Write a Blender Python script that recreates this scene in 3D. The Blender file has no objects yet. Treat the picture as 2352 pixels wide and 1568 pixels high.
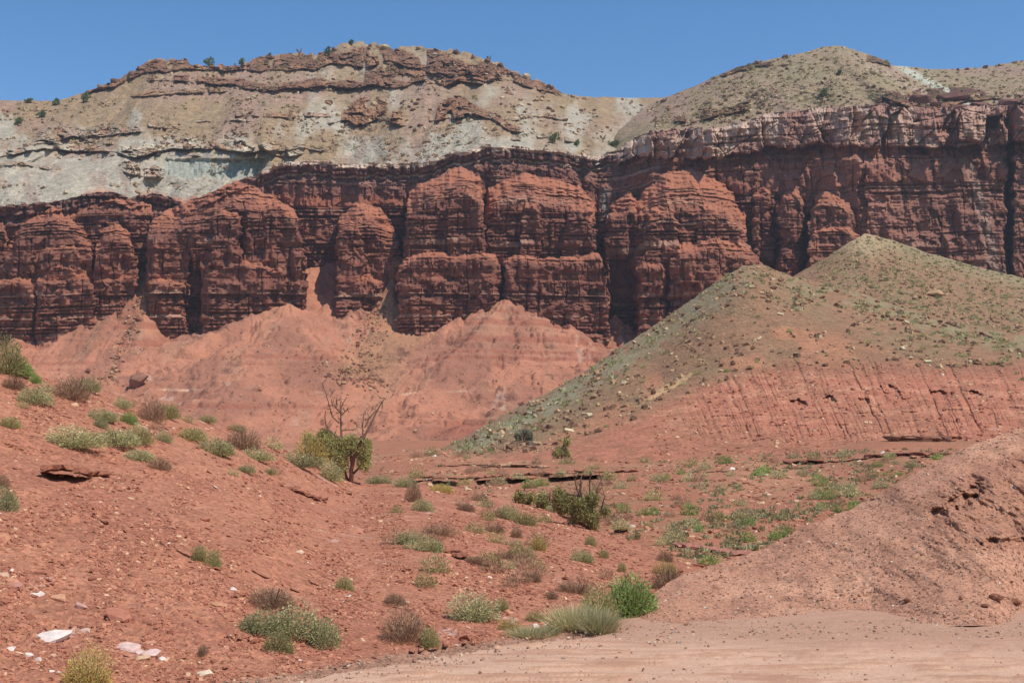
import bpy, math, random
import numpy as np
from mathutils import Vector
R = math.radians
# ------------------------------------------------------------------ camera, world, sun, exposure
sc = bpy.context.scene
F, CX, HZ, CZ = 2809.0, 1176.0, 1000.0, 2.2       # focal length and principal point on a 2352 px wide picture; eye height
cam = bpy.data.objects.new("camera", bpy.data.cameras.new("camera"))
sc.collection.objects.link(cam); sc.camera = cam
cam.location = (0, 0, CZ); cam.rotation_euler = (R(90), 0, 0)
cam.data.lens = F / 2352 * 36; cam.data.sensor_width = 36; cam.data.sensor_fit = 'HORIZONTAL'
cam.data.shift_y = 216 / 2352; cam.data.clip_start = 0.1; cam.data.clip_end = 8000
SUN = Vector((0.42, -0.26, 0.87)).normalized()
w = bpy.data.worlds.new("World"); sc.world = w; w.use_nodes = True
nt = w.node_tree; bg = nt.nodes['Background']
sky = nt.nodes.new('ShaderNodeTexSky'); sky.sky_type = 'NISHITA'; sky.sun_disc = False
sky.sun_elevation = math.asin(SUN.z); sky.sun_rotation = math.atan2(SUN.x, SUN.y)
sky.altitude = 1900; sky.air_density = 1.1; sky.dust_density = 0.1; sky.ozone_density = 2.2
hs_ = nt.nodes.new('ShaderNodeHueSaturation'); hs_.inputs['Saturation'].default_value = 1.24; nt.links.new(sky.outputs[0], hs_.inputs['Color']); nt.links.new(hs_.outputs[0], bg.inputs[0]); bg.inputs[1].default_value = 0.145
sun = bpy.data.objects.new("sun", bpy.data.lights.new("sun", 'SUN')); sc.collection.objects.link(sun)
sun.data.energy = 4.4; sun.data.angle = R(0.53); sun.data.color = (1, .95, .87)
sun.rotation_euler = SUN.to_track_quat('Z', 'Y').to_euler()
sc.view_settings.view_transform = 'Standard'; sc.view_settings.look = 'None'
sc.view_settings.gamma = 1; sc.view_settings.use_curve_mapping = False; sc.view_settings.exposure = 0.0
C = sc.collection
rng = np.random.default_rng(7); random.seed(7)
# ------------------------------------------------------------------ numpy noise
T3 = rng.random((64, 64, 64)).astype(np.float32); T2 = rng.random((256, 256)).astype(np.float32)
def sm(t): return t * t * (3 - 2 * t)
def n2(x, y):
    xi = np.floor(x).astype(np.int64); yi = np.floor(y).astype(np.int64); fx = sm(x - xi); fy = sm(y - yi)
    a, b, c, d = xi & 255, (xi + 1) & 255, yi & 255, (yi + 1) & 255
    return (T2[a, c] * (1 - fx) + T2[b, c] * fx) * (1 - fy) + (T2[a, d] * (1 - fx) + T2[b, d] * fx) * fy
def n3(x, y, z):
    xi = np.floor(x).astype(np.int64); yi = np.floor(y).astype(np.int64); zi = np.floor(z).astype(np.int64)
    fx = sm(x - xi); fy = sm(y - yi); fz = sm(z - zi)
    a, b, c, d, e, g = xi & 63, (xi + 1) & 63, yi & 63, (yi + 1) & 63, zi & 63, (zi + 1) & 63
    def p(k): return (T3[a, c, k] * (1 - fx) + T3[b, c, k] * fx) * (1 - fy) + (T3[a, d, k] * (1 - fx) + T3[b, d, k] * fx) * fy
    return p(e) * (1 - fz) + p(g) * fz
def fb2(x, y, o=4, g=.5):                      # -1..1
    s = 0; a = 1; t = 0
    for i in range(o):
        s = s + a * (n2(x + 17.3 * i, y + 9.1 * i) * 2 - 1); t += a; a *= g; x = x * 2.03; y = y * 2.03
    return s / t
def fb3(x, y, z, o=4, g=.5):
    s = 0; a = 1; t = 0
    for i in range(o):
        s = s + a * (n3(x + 7.3 * i, y + 9.1 * i, z + 3.7 * i) * 2 - 1); t += a; a *= g; x = x * 2.03; y = y * 2.03; z = z * 2.03
    return s / t
def rid2(x, y, o=3): 
    s = 0; a = 1; t = 0
    for i in range(o):
        s = s + a * (1 - np.abs(n2(x + 5.3 * i, y + 2.1 * i) * 2 - 1)); t += a; a *= .5; x = x * 2.1; y = y * 2.1
    return s / t
def worley(x, y, seed=0):                      # F1, F2, cell id value, offset to the cell's point
    xi = np.floor(x).astype(np.int64); yi = np.floor(y).astype(np.int64)
    f1 = np.full(x.shape, 9.); f2 = np.full(x.shape, 9.); idv = np.zeros(x.shape); dx1 = np.zeros(x.shape); dy1 = np.zeros(x.shape)
    for i in (-1, 0, 1):
        for j in (-1, 0, 1):
            a = (xi + i + seed * 31) & 255; b = (yi + j + seed * 57) & 255
            px = xi + i + T2[a, b]; py = yi + j + T2[(a + 91) & 255, (b + 37) & 255]
            dx = x - px; dy = y - py; d = np.sqrt(dx * dx + dy * dy); m = d < f1
            f2 = np.where(m, f1, np.minimum(f2, d)); idv = np.where(m, T2[(a + 13) & 255, (b + 171) & 255], idv)
            dx1 = np.where(m, dx, dx1); dy1 = np.where(m, dy, dy1); f1 = np.where(m, d, f1)
    return f1, f2, idv, dx1, dy1
def sst(a, b, x): return sm(np.clip((x - a) / (b - a), 0, 1))
def ip(u, pts): p = np.array(pts, float); return np.interp(u, p[:, 0], p[:, 1])
def lerp(a, b, t): return a * (1 - t) + b * t
def cmix(c1, c2, t): return c1 * (1 - t[..., None]) + np.asarray(c2, float) * t[..., None]
def rgb(r, g, b):                              # sRGB 0..255 as seen on a flat sunlit place -> albedo
    f = lambda c: ((c / 255 + .055) / 1.055) ** 2.4 if c > 10 else c / 255 / 12.92
    c = np.array([f(r), f(g), f(b)]); l = c @ np.array([.3, .6, .1]); k = DES * min(1, max(0, (c[0] - c[1]) / c[0] * 1.4)); return (c * (1 - k) + l * k * np.array([1.02, 1.06, .70])) * ALB * TONE
ALB = 0.92; DES = 0.20; TONE = np.array([.97, .975, .92])
def pt(u, v, y): return np.array([(u - CX) / F * y, y, CZ + (HZ - v) / F * y])
def tps(pts):                                  # thin plate through (u, v, depth), on 1/depth so that planes stay planes
    p = np.array(pts, float); a = p[:, :2] / 1000.; q = 1 / p[:, 2]; n = len(p)
    d = np.sqrt(((a[:, None] - a[None]) ** 2).sum(-1)); K = np.where(d > 0, d * d * np.log(d + 1e-12), 0) + np.eye(n) * 1e-3
    P = np.c_[np.ones(n), a]; A = np.block([[K, P], [P.T, np.zeros((3, 3))]]); s = np.linalg.solve(A, np.r_[q, 0, 0, 0])
    def f(u, v):
        u = u / 1000.; v = v / 1000.; r = s[n] + s[n + 1] * u + s[n + 2] * v
        for i in range(n):
            dd = (u - a[i, 0]) ** 2 + (v - a[i, 1]) ** 2
            r = r + s[i] * 0.5 * dd * np.log(dd + 1e-12)
        return 1 / np.maximum(r, 1 / 900.)
    return f
# ------------------------------------------------------------------ mesh helpers
def tag(o, label=None, cat=None, group=None, kind=None):
    if label: o['label'] = label
    if cat: o['category'] = cat
    if group: o['group'] = group
    if kind: o['kind'] = kind
    return o
def np_mesh(name, co, faces, mat, col=None, smooth=True):
    me = bpy.data.meshes.new(name); co = np.asarray(co, np.float32); faces = np.asarray(faces, np.int32); k = faces.shape[1]
    me.vertices.add(len(co)); me.vertices.foreach_set('co', co.ravel())
    me.loops.add(faces.size); me.loops.foreach_set('vertex_index', faces.ravel())
    me.polygons.add(len(faces)); me.polygons.foreach_set('loop_start', np.arange(0, faces.size, k, dtype=np.int32))
    me.polygons.foreach_set('use_smooth', np.full(len(faces), smooth))
    me.update(calc_edges=True)
    if col is not None:
        ca = me.attributes.new('tint', 'FLOAT_COLOR', 'POINT')
        ca.data.foreach_set('color', np.c_[np.clip(col, 0, 1), np.ones(len(col))].astype(np.float32).ravel())
    me.materials.append(mat)
    return me
def link(name, me, parent=None):
    o = bpy.data.objects.new(name, me); C.objects.link(o)
    if parent: o.parent = parent
    return o
def gridfaces(nr, nc):
    i = (np.arange(nr - 1)[:, None] * nc + np.arange(nc - 1)[None]).ravel()
    return np.c_[i, i + 1, i + nc + 1, i + nc]
class Sheet:
    def __init__(s, u, V, Y):
        s.u = u; s.V = V; s.Y = Y; s.X = (np.broadcast_to(u, V.shape) - CX) / F * Y; s.Z = CZ + (HZ - V) / F * Y
    def at(s, u, v):
        j = int(np.clip(np.searchsorted(s.u, u), 0, len(s.u) - 1)); col = s.V[:, j]
        i = int(np.clip(np.searchsorted(col, v), 0, len(col) - 1))
        return np.array([s.X[i, j], s.Y[i, j], s.Z[i, j]])
    def build(s, name, mat, col, back=None, flip=True):
        X, Y, Z, Cc = s.X, s.Y, s.Z, col
        if back:                               # the far side of the crest, going down out of sight
            n, dy, dz = back; k = np.arange(n, 0, -1)[:, None] / n
            yb = Y[0] + dy * k; X = np.r_[X[0] * yb / Y[0], X]; Z = np.r_[Z[0] - dz * k ** 1.4, Z]; Y = np.r_[yb, Y]
            Cc = np.r_[np.repeat(col[:1], n, 0), col]
        co = np.stack([X, Y, Z], -1).reshape(-1, 3); f = gridfaces(*X.shape)[:, ::-1]
        me = np_mesh(name, co, f, mat, Cc.reshape(-1, 3)); o = link(name, me); tag(o, kind='structure'); return o
# ------------------------------------------------------------------ materials
def mat_ground(name, s1=1.0, s2=8.0, amp=.35, bump=.5, bdist=.05, rough=.95, pebble=None, dust=None):
    m = bpy.data.materials.new(name); m.use_nodes = True; t = m.node_tree; N = t.nodes.new; L = t.links.new
    b = t.nodes['Principled BSDF']; b.inputs['Roughness'].default_value = rough; b.inputs['Specular IOR Level'].default_value = .15
    a = N('ShaderNodeAttribute'); a.attribute_name = 'tint'; tc = N('ShaderNodeTexCoord')
    def noise(s, d=6, r=.6):
        n = N('ShaderNodeTexNoise'); n.inputs['Scale'].default_value = s; n.inputs['Detail'].default_value = d; n.inputs['Roughness'].default_value = r
        L(tc.outputs['Object'], n.inputs['Vector']); return n
    na = noise(s1); nb = noise(s2)
    ad = N('ShaderNodeMath'); ad.operation = 'ADD'; L(na.outputs['Fac'], ad.inputs[0]); L(nb.outputs['Fac'], ad.inputs[1])
    mr = N('ShaderNodeMapRange'); L(ad.outputs[0], mr.inputs[0]); mr.inputs[1].default_value = .6; mr.inputs[2].default_value = 1.4
    mr.inputs[3].default_value = 1 - amp; mr.inputs[4].default_value = 1 + amp; mr.clamp = False
    mx = N('ShaderNodeVectorMath'); mx.operation = 'SCALE'; L(a.outputs['Color'], mx.inputs[0]); L(mr.outputs[0], mx.inputs['Scale'])
    out = mx.outputs[0]; bh = ad.outputs[0]
    if pebble:
        ps, pa = pebble; vo = N('ShaderNodeTexVoronoi'); vo.inputs['Scale'].default_value = ps; L(tc.outputs['Object'], vo.inputs['Vector'])
        sp = N('ShaderNodeSeparateColor'); L(vo.outputs['Color'], sp.inputs[0])
        m2 = N('ShaderNodeMapRange'); L(sp.outputs[0], m2.inputs[0]); m2.inputs[3].default_value = 1 - pa; m2.inputs[4].default_value = 1 + pa
        mz = N('ShaderNodeVectorMath'); mz.operation = 'SCALE'; L(out, mz.inputs[0]); L(m2.outputs[0], mz.inputs['Scale']); out = mz.outputs[0]
        mm = N('ShaderNodeMath'); mm.operation = 'MULTIPLY_ADD'; L(vo.outputs['Distance'], mm.inputs[0]); mm.inputs[1].default_value = -.5; L(bh, mm.inputs[2]); bh = mm.outputs[0]
    L(out, b.inputs['Base Color'])
    bp = N('ShaderNodeBump'); bp.inputs['Strength'].default_value = bump; bp.inputs['Distance'].default_value = bdist
    L(bh, bp.inputs['Height']); L(bp.outputs[0], b.inputs['Normal'])
    return m
M_cliff = mat_ground('layered_rock', .35, 2.2, .30, .8, .35)
M_slope = mat_ground('scree', .25, 1.6, .30, .9, .35, pebble=(1.1, .18))
M_talus = mat_ground('badland_clay', .14, 1.7, .24, 1.0, .4)
M_hill = mat_ground('hill_soil', .5, 3.0, .28, .9, .2, pebble=(2.6, .16))
M_red = mat_ground('red_shale_soil', 1.5, 14.0, .25, .9, .05, pebble=(16, .22))
M_road = mat_ground('road_dirt', 1.2, 22.0, .12, .5, .012, pebble=(60, .10))
M_gravel = mat_ground('gravel_earth', 3.0, 30.0, .2, .8, .016, pebble=(40, .3))
M_stone = mat_ground('loose_stone', 4, 20, .2, .5, .02)
M_far_stone = mat_ground('weathered_boulder', 1.5, 5, .3, .6, .1)
def mat_leaf(name, var=.35, trans=.25):
    m = bpy.data.materials.new(name); m.use_nodes = True; t = m.node_tree; N = t.nodes.new; L = t.links.new
    b = t.nodes['Principled BSDF']; b.inputs['Roughness'].default_value = .8; b.inputs['Specular IOR Level'].default_value = .15
    a = N('ShaderNodeAttribute'); a.attribute_name = 'tint'; oi = N('ShaderNodeObjectInfo')
    mr = N('ShaderNodeMapRange'); L(oi.outputs['Random'], mr.inputs[0]); mr.inputs[3].default_value = 1 - var * .6; mr.inputs[4].default_value = 1 + var * .6
    mx = N('ShaderNodeVectorMath'); mx.operation = 'SCALE'; L(a.outputs['Color'], mx.inputs[0]); L(mr.outputs[0], mx.inputs['Scale'])
    L(mx.outputs[0], b.inputs['Base Color'])
    tr = N('ShaderNodeBsdfTranslucent'); L(mx.outputs[0], tr.inputs['Color']); ms = N('ShaderNodeMixShader'); ms.inputs[0].default_value = trans
    L(b.outputs[0], ms.inputs[1]); L(tr.outputs[0], ms.inputs[2]); L(ms.outputs[0], t.nodes['Material Output'].inputs[0])
    return m
M_leaf = mat_leaf('leaves'); M_bark = mat_ground('bark', 8, 40, .3, .8, .01)

# ================================================================== 1 CLIFFS (a wall of beds with buttresses, depth as a function of bearing and height)
# soil and rock albedos
SOIL = rgb(190, 108, 80); ROCK = rgb(152, 88, 72); DARK = rgb(114, 66, 62); PALE = rgb(200, 150, 128); CREAM = rgb(212, 178, 160)
beds_z = [-10.]; beds_r = []; beds_c = []
while beds_z[-1] < 120:
    mode = random.choice(['thin', 'thin', 'massive', 'mixed']); soft = random.uniform(.35, 1.25)
    for q in range(random.randint(2, 7) if mode != 'massive' else 1):
        th = {'thin': random.uniform(.22, .6), 'massive': random.uniform(1.6, 3.6), 'mixed': random.uniform(.4, 1.4)}[mode]; hard = (q % 2 == 0) if random.random() < .8 else random.random() < .5
        beds_z.append(beds_z[-1] + th); beds_r.append(random.uniform(-.3, .25) if hard else soft * random.uniform(.6, 1.2)); beds_c.append((1 if hard else 0) + random.random() * .8 - (.9 if mode == 'massive' and hard else 0))
beds_z = np.array(beds_z); beds_r = np.array(beds_r); beds_c = np.array(beds_c)
RIM = [(-300, 492), (0, 478), (50, 470), (110, 468), (165, 458), (200, 447), (262, 446), (300, 457), (350, 448), (395, 458), (424, 470), (450, 460), (520, 428), (590, 402), (640, 378), (700, 372), (800, 378), (930, 378), (990, 372), (1040, 352),
       (1120, 338), (1200, 340), (1290, 352), (1370, 365), (1420, 345), (1450, 325), (1500, 303), (1640, 296), (1700, 282), (1780, 262), (1860, 252), (2000, 246), (2200, 250), (2352, 243), (2700, 235)]
WALL = [(-300, 300), (0, 303), (200, 306), (420, 314), (600, 334), (930, 334), (1100, 326), (1300, 334), (1375, 345), (1440, 340), (1500, 326), (1700, 317), (1860, 314), (2000, 302), (2305, 301), (2316, 312), (2330, 303), (2700, 300)]
# buttresses: front depth, side rounding px, top slope px, outline of the top from left to right
BUT = [
 (291, 20, 46, [(-260, 800), (-250, 560), (-150, 500), (-60, 505), (8, 500), (18, 560), (26, 640), (34, 800)]),
 (290, 22, 70, [(-46, 800), (-40, 640), (10, 600), (30, 530), (44, 500), (70, 484), (120, 474), (170, 486), (196, 520), (206, 580), (218, 640), (224, 800)]),
 (286, 16, 22, [(-300, 800), (-296, 640), (-150, 625), (0, 642), (40, 628), (74, 640), (79, 690), (80, 800)]),
 (285, 18, 26, [(80, 800), (82, 660), (90, 630), (120, 600), (160, 596), (196, 628), (214, 650), (219, 700), (223, 800)]),
 (287, 12, 20, [(86, 800), (90, 575), (104, 560), (176, 562), (184, 580), (188, 800)]),
 (299, 14, 40, [(160, 800), (163, 480), (200, 448), (262, 446), (300, 460), (340, 470), (348, 520), (352, 800)]),
 (289, 18, 50, [(214, 800), (217, 560), (230, 532), (262, 508), (296, 526), (306, 560), (314, 620), (318, 660), (324, 800)]),
 (290, 26, 84, [(334, 800), (338, 580), (344, 520), (366, 492), (400, 470), (470, 448), (500, 424), (540, 410), (590, 430), (640, 462), (676, 484), (690, 520), (698, 600), (704, 660), (707, 800)]),
 (287, 10, 20, [(338, 800), (341, 650), (350, 632), (410, 634), (424, 645), (427, 800)]),
 (286, 12, 20, [(484, 800), (488, 500), (500, 484), (546, 490), (556, 510), (560, 800)]),
 (288.5, 12, 26, [(600, 800), (604, 480), (640, 470), (684, 500), (690, 540), (696, 800)]),
 (285, 16, 30, [(460, 800), (463, 620), (478, 600), (540, 578), (575, 592), (640, 604), (650, 625), (655, 700), (658, 800)]),
 (287, 10, 16, [(640, 800), (644, 640), (660, 628), (690, 645), (700, 670), (705, 800)]),
 (299, 24, 70, [(764, 800), (770, 560), (776, 500), (790, 478), (820, 460), (866, 474), (905, 530), (928, 585), (936, 640), (940, 800)]),
 (293, 12, 30, [(766, 800), (769, 560), (776, 520), (800, 500), (826, 510), (834, 560), (838, 800)]),
 (295, 10, 18, [(832, 800), (836, 640), (850, 628), (880, 650), (886, 800)]),
 (292, 24, 70, [(926, 800), (930, 480), (936, 445), (960, 424), (1010, 402), (1060, 384), (1094, 394), (1108, 430), (1113, 480), (1117, 800)]),
 (289.5, 14, 30, [(1024, 800), (1030, 470), (1040, 440), (1076, 430), (1104, 446), (1110, 800)]),
 (286, 26, 20, [(909, 800), (913, 604), (922, 590), (1000, 582), (1080, 580), (1134, 584), (1146, 600), (1151, 640), (1155, 800)]),
 (296, 20, 76, [(1112, 800), (1116, 470), (1128, 432), (1160, 408), (1220, 398), (1290, 420), (1340, 438), (1362, 468), (1371, 540), (1376, 800)]),
 (292, 12, 30, [(1192, 800), (1197, 490), (1206, 460), (1234, 456), (1243, 490), (1247, 800)]),
 (292.5, 16, 40, [(1290, 800), (1296, 500), (1310, 470), (1344, 462), (1362, 500), (1368, 800)]),
 (286.5, 22, 18, [(1154, 800), (1158, 602), (1170, 590), (1290, 590), (1374, 586), (1388, 600), (1394, 650), (1397, 800)]),
 (302, 18, 50, [(1390, 800), (1394, 510), (1402, 470), (1424, 452), (1450, 440), (1470, 470), (1478, 800)]),
 (295, 30, 110, [(1456, 800), (1460, 500), (1470, 448), (1500, 420), (1530, 396), (1580, 390), (1640, 408), (1684, 440), (1706, 490), (1716, 560), (1745, 620), (1790, 700), (1800, 800)]),
 (291, 12, 40, [(1478, 800), (1482, 520), (1500, 480), (1546, 470), (1562, 500), (1568, 800)]),
 (291.5, 14, 40, [(1590, 800), (1596, 500), (1614, 462), (1666, 470), (1690, 520), (1700, 600), (1704, 800)]),
 (287, 20, 26, [(1462, 800), (1466, 614), (1480, 596), (1520, 590), (1528, 604), (1534, 800)]),
 (285, 26, 44, [(1534, 800), (1540, 580), (1556, 556), (1600, 548), (1640, 536), (1700, 556), (1742, 596), (1756, 620), (1762, 800)]),
 (307, 20, 40, [(1722, 800), (1728, 440), (1760, 420), (1772, 450), (1780, 800)]),
 (305, 26, 40, [(1786, 800), (1790, 470), (1800, 440), (1838, 432), (1846, 480), (1850, 800)]),
 (298, 26, 54, [(1854, 800), (1858, 490), (1868, 456), (1890, 440), (1914, 434), (1950, 446), (1964, 480), (1970, 800)]),
 (293, 26, 20, [(1850, 800), (1856, 560), (1866, 534), (1900, 522), (1950, 524), (1972, 545), (1980, 800)]),
 (300, 18, 26, [(1984, 800), (1988, 380), (2000, 366), (2120, 362), (2130, 380), (2134, 800)]),
 (298.5, 14, 20, [(2196, 800), (2200, 470), (2210, 455), (2290, 452), (2300, 470), (2306, 800)]),
]
nu, nv = 2300, 700
cu = np.linspace(-280, 2640, nu); VT = ip(cu, RIM) - 4 + 2.5 * fb2(cu / 9., cu * 0 + 3.3, 3) * 2 + 3 * (n2(cu / 14., cu * 0 + 8) > .6)
VB = 830.
tt = np.linspace(0, 1, nv)[:, None]; V = VT[None] + (VB - VT[None]) * tt; U = np.broadcast_to(cu, V.shape)
wx = fb2(U / 34., V / 40., 3) * 11 + fb2(U / 9., V / 18. + 5, 2) * 4 + (n2(V / 9. + 4, U / 300.) - .5) * 7; wy = fb2(U / 40. + 9, V / 50., 3) * 9 + fb2(U / 10. + 9, V / 50., 2) * 5
Uw = U + wx; Vw = V + wy
D = ip(Uw, WALL) + (V - 420) * -0.034; cap = np.zeros_like(V)
D = D + 3.5 * (1 - rid2(Uw / 46., V / 900. + 3, 2)) * sst(360, 460, V)
front = np.zeros_like(V)
for k, (yf, rs, ht, prof) in enumerate(BUT):
    vt = ip(Uw, prof); uL, uR = prof[0][0], prof[-1][0]
    dv = Vw - vt; dh = np.minimum(Uw - uL, uR - Uw); q = np.clip(1 - dh / rs, 0, 1)
    side = rs * .105 * 1.2 * (1 - np.sqrt(np.clip(1 - q * q, 0, 1)))
    vm = min(p[1] for p in prof); dvc = Vw - np.minimum(vt, vm + ht * .8)
    dvs = dvc - .6 * 10 * ((V / 10. + n2(U / 60., U * 0) * 2) % 1 - sst(.25, .9, (V / 10. + n2(U / 60., U * 0) * 2) % 1)); topq = np.clip(1 - dvs / (ht * .85), 0, 1); top = ht * .105 * 1.5 * (.85 * topq + .5 * topq ** 2)
    y = np.where(dv > 0, yf + side + top - (V - 600) * 0.014, 1e4)
    m = y < D; D = np.where(m, y, D); cap = np.where(m, np.clip(topq, 0, 1), cap); front = np.where(m, 1., front)
# deep clefts that stay in shade
D = D + 3.5 * sst(430, 433, Uw) * sst(462, 459, Uw) * sst(560, 620, V) + 7 * sst(1398, 1408, Uw) * sst(1462, 1450, Uw) * sst(575, 640, V) + 2 * sst(548, 553, Uw) * sst(566, 560, Uw) * sst(440, 470, V) * sst(590, 560, V)
D = D + 3 * sst(1742, 1746, Uw) * sst(1782, 1778, Uw) * sst(450, 520, V) + 2.5 * sst(1972, 1976, Uw) * sst(1990, 1986, Uw) * sst(380, 420, V)
# columns, joints, blocks
z0 = CZ + (HZ - V) / F * D; x0 = (U - CX) / F * D
dipz = z0 + .9 * fb2(x0 / 30., z0 / 40., 2) - x0 * .004
fl = rid2(x0 / 6.5 + fb2(x0 / 8, z0 / 8, 2) * .4, z0 / 60. + D / 60., 3)
fl2 = rid2(x0 / 3.1 + 7 + fb2(x0 / 5, z0 / 6, 2) * .5, z0 / 26. + D / 40., 2); D = D + (1 - cap * .7) * (fl2 - .6) * -1.7
cxx = x0 / 5.2 + .5 * fb2(x0 / 9., z0 / 26., 2) + D / 37.; ci = np.floor(cxx); cf = sst(.84, 1., cxx - ci)
def cellv(c): zq = (dipz + 9 * n2(c * 3.7, c * 0)) / 10.5; zi = np.floor(zq); zf = sst(.90, 1., zq - zi); return lerp(n2(c * 1.73 + 5, zi * 2.31), n2(c * 1.73 + 5, (zi + 1) * 2.31), zf), zi + zf
va, ta_ = cellv(ci); vb_, tb_ = cellv(ci + 1); cv = lerp(va, vb_, cf); tr_ = lerp(ta_, tb_, cf)
D = D + (1 - cap * .75) * ((cv - .5) * 4.4 + (tr_ - 3) * .75)
D = D + (1 - cap * .8) * (fl - .6) * -4.0 + (1 - cap * .7) * fb2(x0 / 2.6, z0 / 5., 3) * .8
w1_, w2_, wi_, _a, _b = worley(x0 / 2.3 + D / 11., dipz / 1.7, 5); D = D + (1 - cap * .8) * ((wi_ - .5) * 1.3 + _a * (wi_ - .4) * 1.2)
jx = x0 / 2.8 + .35 * fb2(x0 / 5, z0 / 9., 2) + n2(np.floor(z0 / 7.) * 3.1, x0 * 0) * 2
jf = np.abs(jx - np.round(jx)); crack = np.clip(1 - jf / .07, 0, 1) * (n2(np.round(jx) * 1.7, z0 / 4.) > .55)
D = D + crack * 1.1 * (1 - cap)
bi = np.clip(np.searchsorted(beds_z, dipz) - 1, 0, len(beds_r) - 1)
ft = (dipz - beds_z[bi]) / (beds_z[bi + 1] - beds_z[bi])
rr = beds_r[bi] * (1 - .35 * ft) ; rr = rr * (.15 + 1.5 * sst(.25, .75, n2(x0 / 9. + bi * .37, D / 9. + bi * .13))) + .5 * (n2(x0 / 1.7 + bi * 5.7, bi * 1.1) - .5) + .45 * (n2(x0 / .9 + bi * 11.7, z0 * 0 + bi * 2.1) > .62) * (beds_r[bi] < .4)
amp = (1 - .25 * sst(1680, 1850, U)) * np.where(front > 0, 1.05, 1.0) * (1 - .5 * cap)
D = D + amp * (rr - .4) * 1.25 + .35 * fb3(x0 / 1.1, D / 1.1, z0 / .7, 2)
# the big rim ledge, with its undercut; blocks of pale sandstone on the right
e = V - VT[None]
pale = sst(1385, 1450, U)
band_b = ip(cu, [(1380, 20), (1500, 62), (1700, 74), (1800, 84), (2000, 94), (2352, 84), (2700, 84)])[None] + 7 * fb2(U / 30., U * 0, 3)
rimled = (1 - pale) * ((sst(26, 22, e)) * -2.0 * (n2(U / 22., V * 0) * .8 + .6) + sst(8, 14, e) * sst(26, 22, e) * 2.6 * n2(U / 7., V * 0 + 5) + 1.6 * sst(22, 27, e) * sst(44, 36, e))
D = D + rimled
f1, f2, idv, dx, dy = worley((U + 7 * fb2(U / 30, V / 30, 3) + V * .12) / 62., V / 130. + 2)
g1, g2, idw, ex, ey = worley((U + V * .2) / 26., V / 38. + 7, 3)
inb = pale * sst(4, -3, e - band_b)
ta = n2(idv * 91, idv * 37) - .5; tb = n2(idv * 53 + 9, idv * 77) - .5
D = D + inb * (-2.0 + (idv - .5) * 8 + dx * (ta * 24 - 6) + dy * tb * 9 + (idw - .5) * 1.0 + ex * -1.0 + sst(.05, 0, f2 - f1) * 1.2 + sst(16, 0, e) * 2 + (band_b - e) * .105 * .30 + .5 * fb2(U / 10., V / 14., 3))
D = D + pale * sst(-3, 4, e - band_b) * sst(40, 10, e - band_b) * (1.8 + 2.4 * n2(U / 16., V / 12.))
cliff = Sheet(cu, V, D)
# bed colours
cc = beds_c[bi]; col = np.broadcast_to(ROCK, V.shape + (3,)).copy()
col = cmix(col, DARK, sst(.25, .05, cc) * .8); col = cmix(col, rgb(168, 92, 70), sst(.3, .7, cc) * (cc < .95)); col = cmix(col, PALE, (cc > 1.45) * sst(.35, .75, n2(x0 / 8., bi * 1.7)) * .75)
rw = sst(1640, 1800, U) * (1 - .6 * front); col = cmix(col, rgb(176, 116, 102), rw * .5)
g = sst(.35, .65, n3(x0 / 22., z0 / 30., D / 22.)) * .30; col = cmix(col, DARK, g)
col = cmix(col, SOIL, np.clip(cap * 1.4, 0, 1) * .85 * front)
# greyer, purplish bed group under the rim, and the pale sandstone
upper = sst(90, 30, e + 10 * fb2(U / 20., V / 8., 2)) * (1 - front * .85); col = cmix(col, rgb(140, 96, 90), upper * .65)
col = cmix(col, rgb(220, 188, 168), sst(34, 31, e) * sst(26, 30, e) * (1 - pale) * sst(580, 640, U) * (1 - front * .8) * .8)
col = cmix(col, rgb(222, 190, 170), sst(13, 7, e + 4 * fb2(U / 12., V / 3., 2)) * (1 - pale) * sst(560, 640, U))
pc = cmix(np.broadcast_to(rgb(196, 152, 134), V.shape + (3,)), CREAM, sst(.38, .6, idv) * .85 * sst(2150, 1900, U)); pc = cmix(pc, rgb(160, 104, 92), sst(.35, .6, n2(U / 52., V / 70. + 4)) * .75); pc = cmix(pc, rgb(150, 98, 88), sst(.55, .8, n2(U / 9., V / 70.)) * .25)
col = cmix(col, np.array([0.3, .2, .15]), inb * 0); col = col * (1 - inb[..., None]) + pc * inb[..., None]
col = cmix(col, rgb(176, 140, 126), sst(18, -6, np.abs(U - 2262 - (V - 500) * .25 - 10 * fb2(V / 30, U * 0, 2)) - 6) * sst(360, 400, V) * (U > 2100) * .7)
col = cmix(col, rgb(150, 140, 132), sst(16, 6, np.abs(U - 1388)) * sst(425, 440, V) * sst(510, 490, V) * .8)
cliff.build('cliffs', M_cliff, col)
# ================================================================== 2 MESA SLOPES above the rim
def skyl(pts, amp=2.0, sc_=9.): 
    return lambda u: ip(u, pts) + amp * fb2(u / sc_, u * 0 + 1.7, 4) * 1.5
SKY1 = [(-400, 262), (-100, 236), (0, 230), (70, 232), (130, 232), (190, 214), (240, 196), (290, 174), (330, 152), (345, 142), (420, 137), (440, 150), (500, 152), (555, 150), (600, 134), (680, 126), (740, 126), (780, 106), (810, 100), (870, 104), (905, 114), (960, 110), (1040, 118), (1100, 132), (1140, 146), (1180, 166), (1240, 190), (1290, 214), (1330, 222), (1420, 224), (1500, 226), (1560, 222), (1640, 226), (1750, 240), (1900, 250)]
gu = np.linspace(-380, 1900, 1700); top = skyl(SKY1)(gu) - 5 * (n2(gu / 11., gu * 0 + 2) > .55) * (ip(gu, [(200, 0), (300, 1), (1240, 1), (1300, 0)]))
bot = ip(gu, RIM) + 14; bot = np.where(gu > 1385, np.maximum(bot, 352 - (gu - 1385) * .12), bot)
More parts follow.
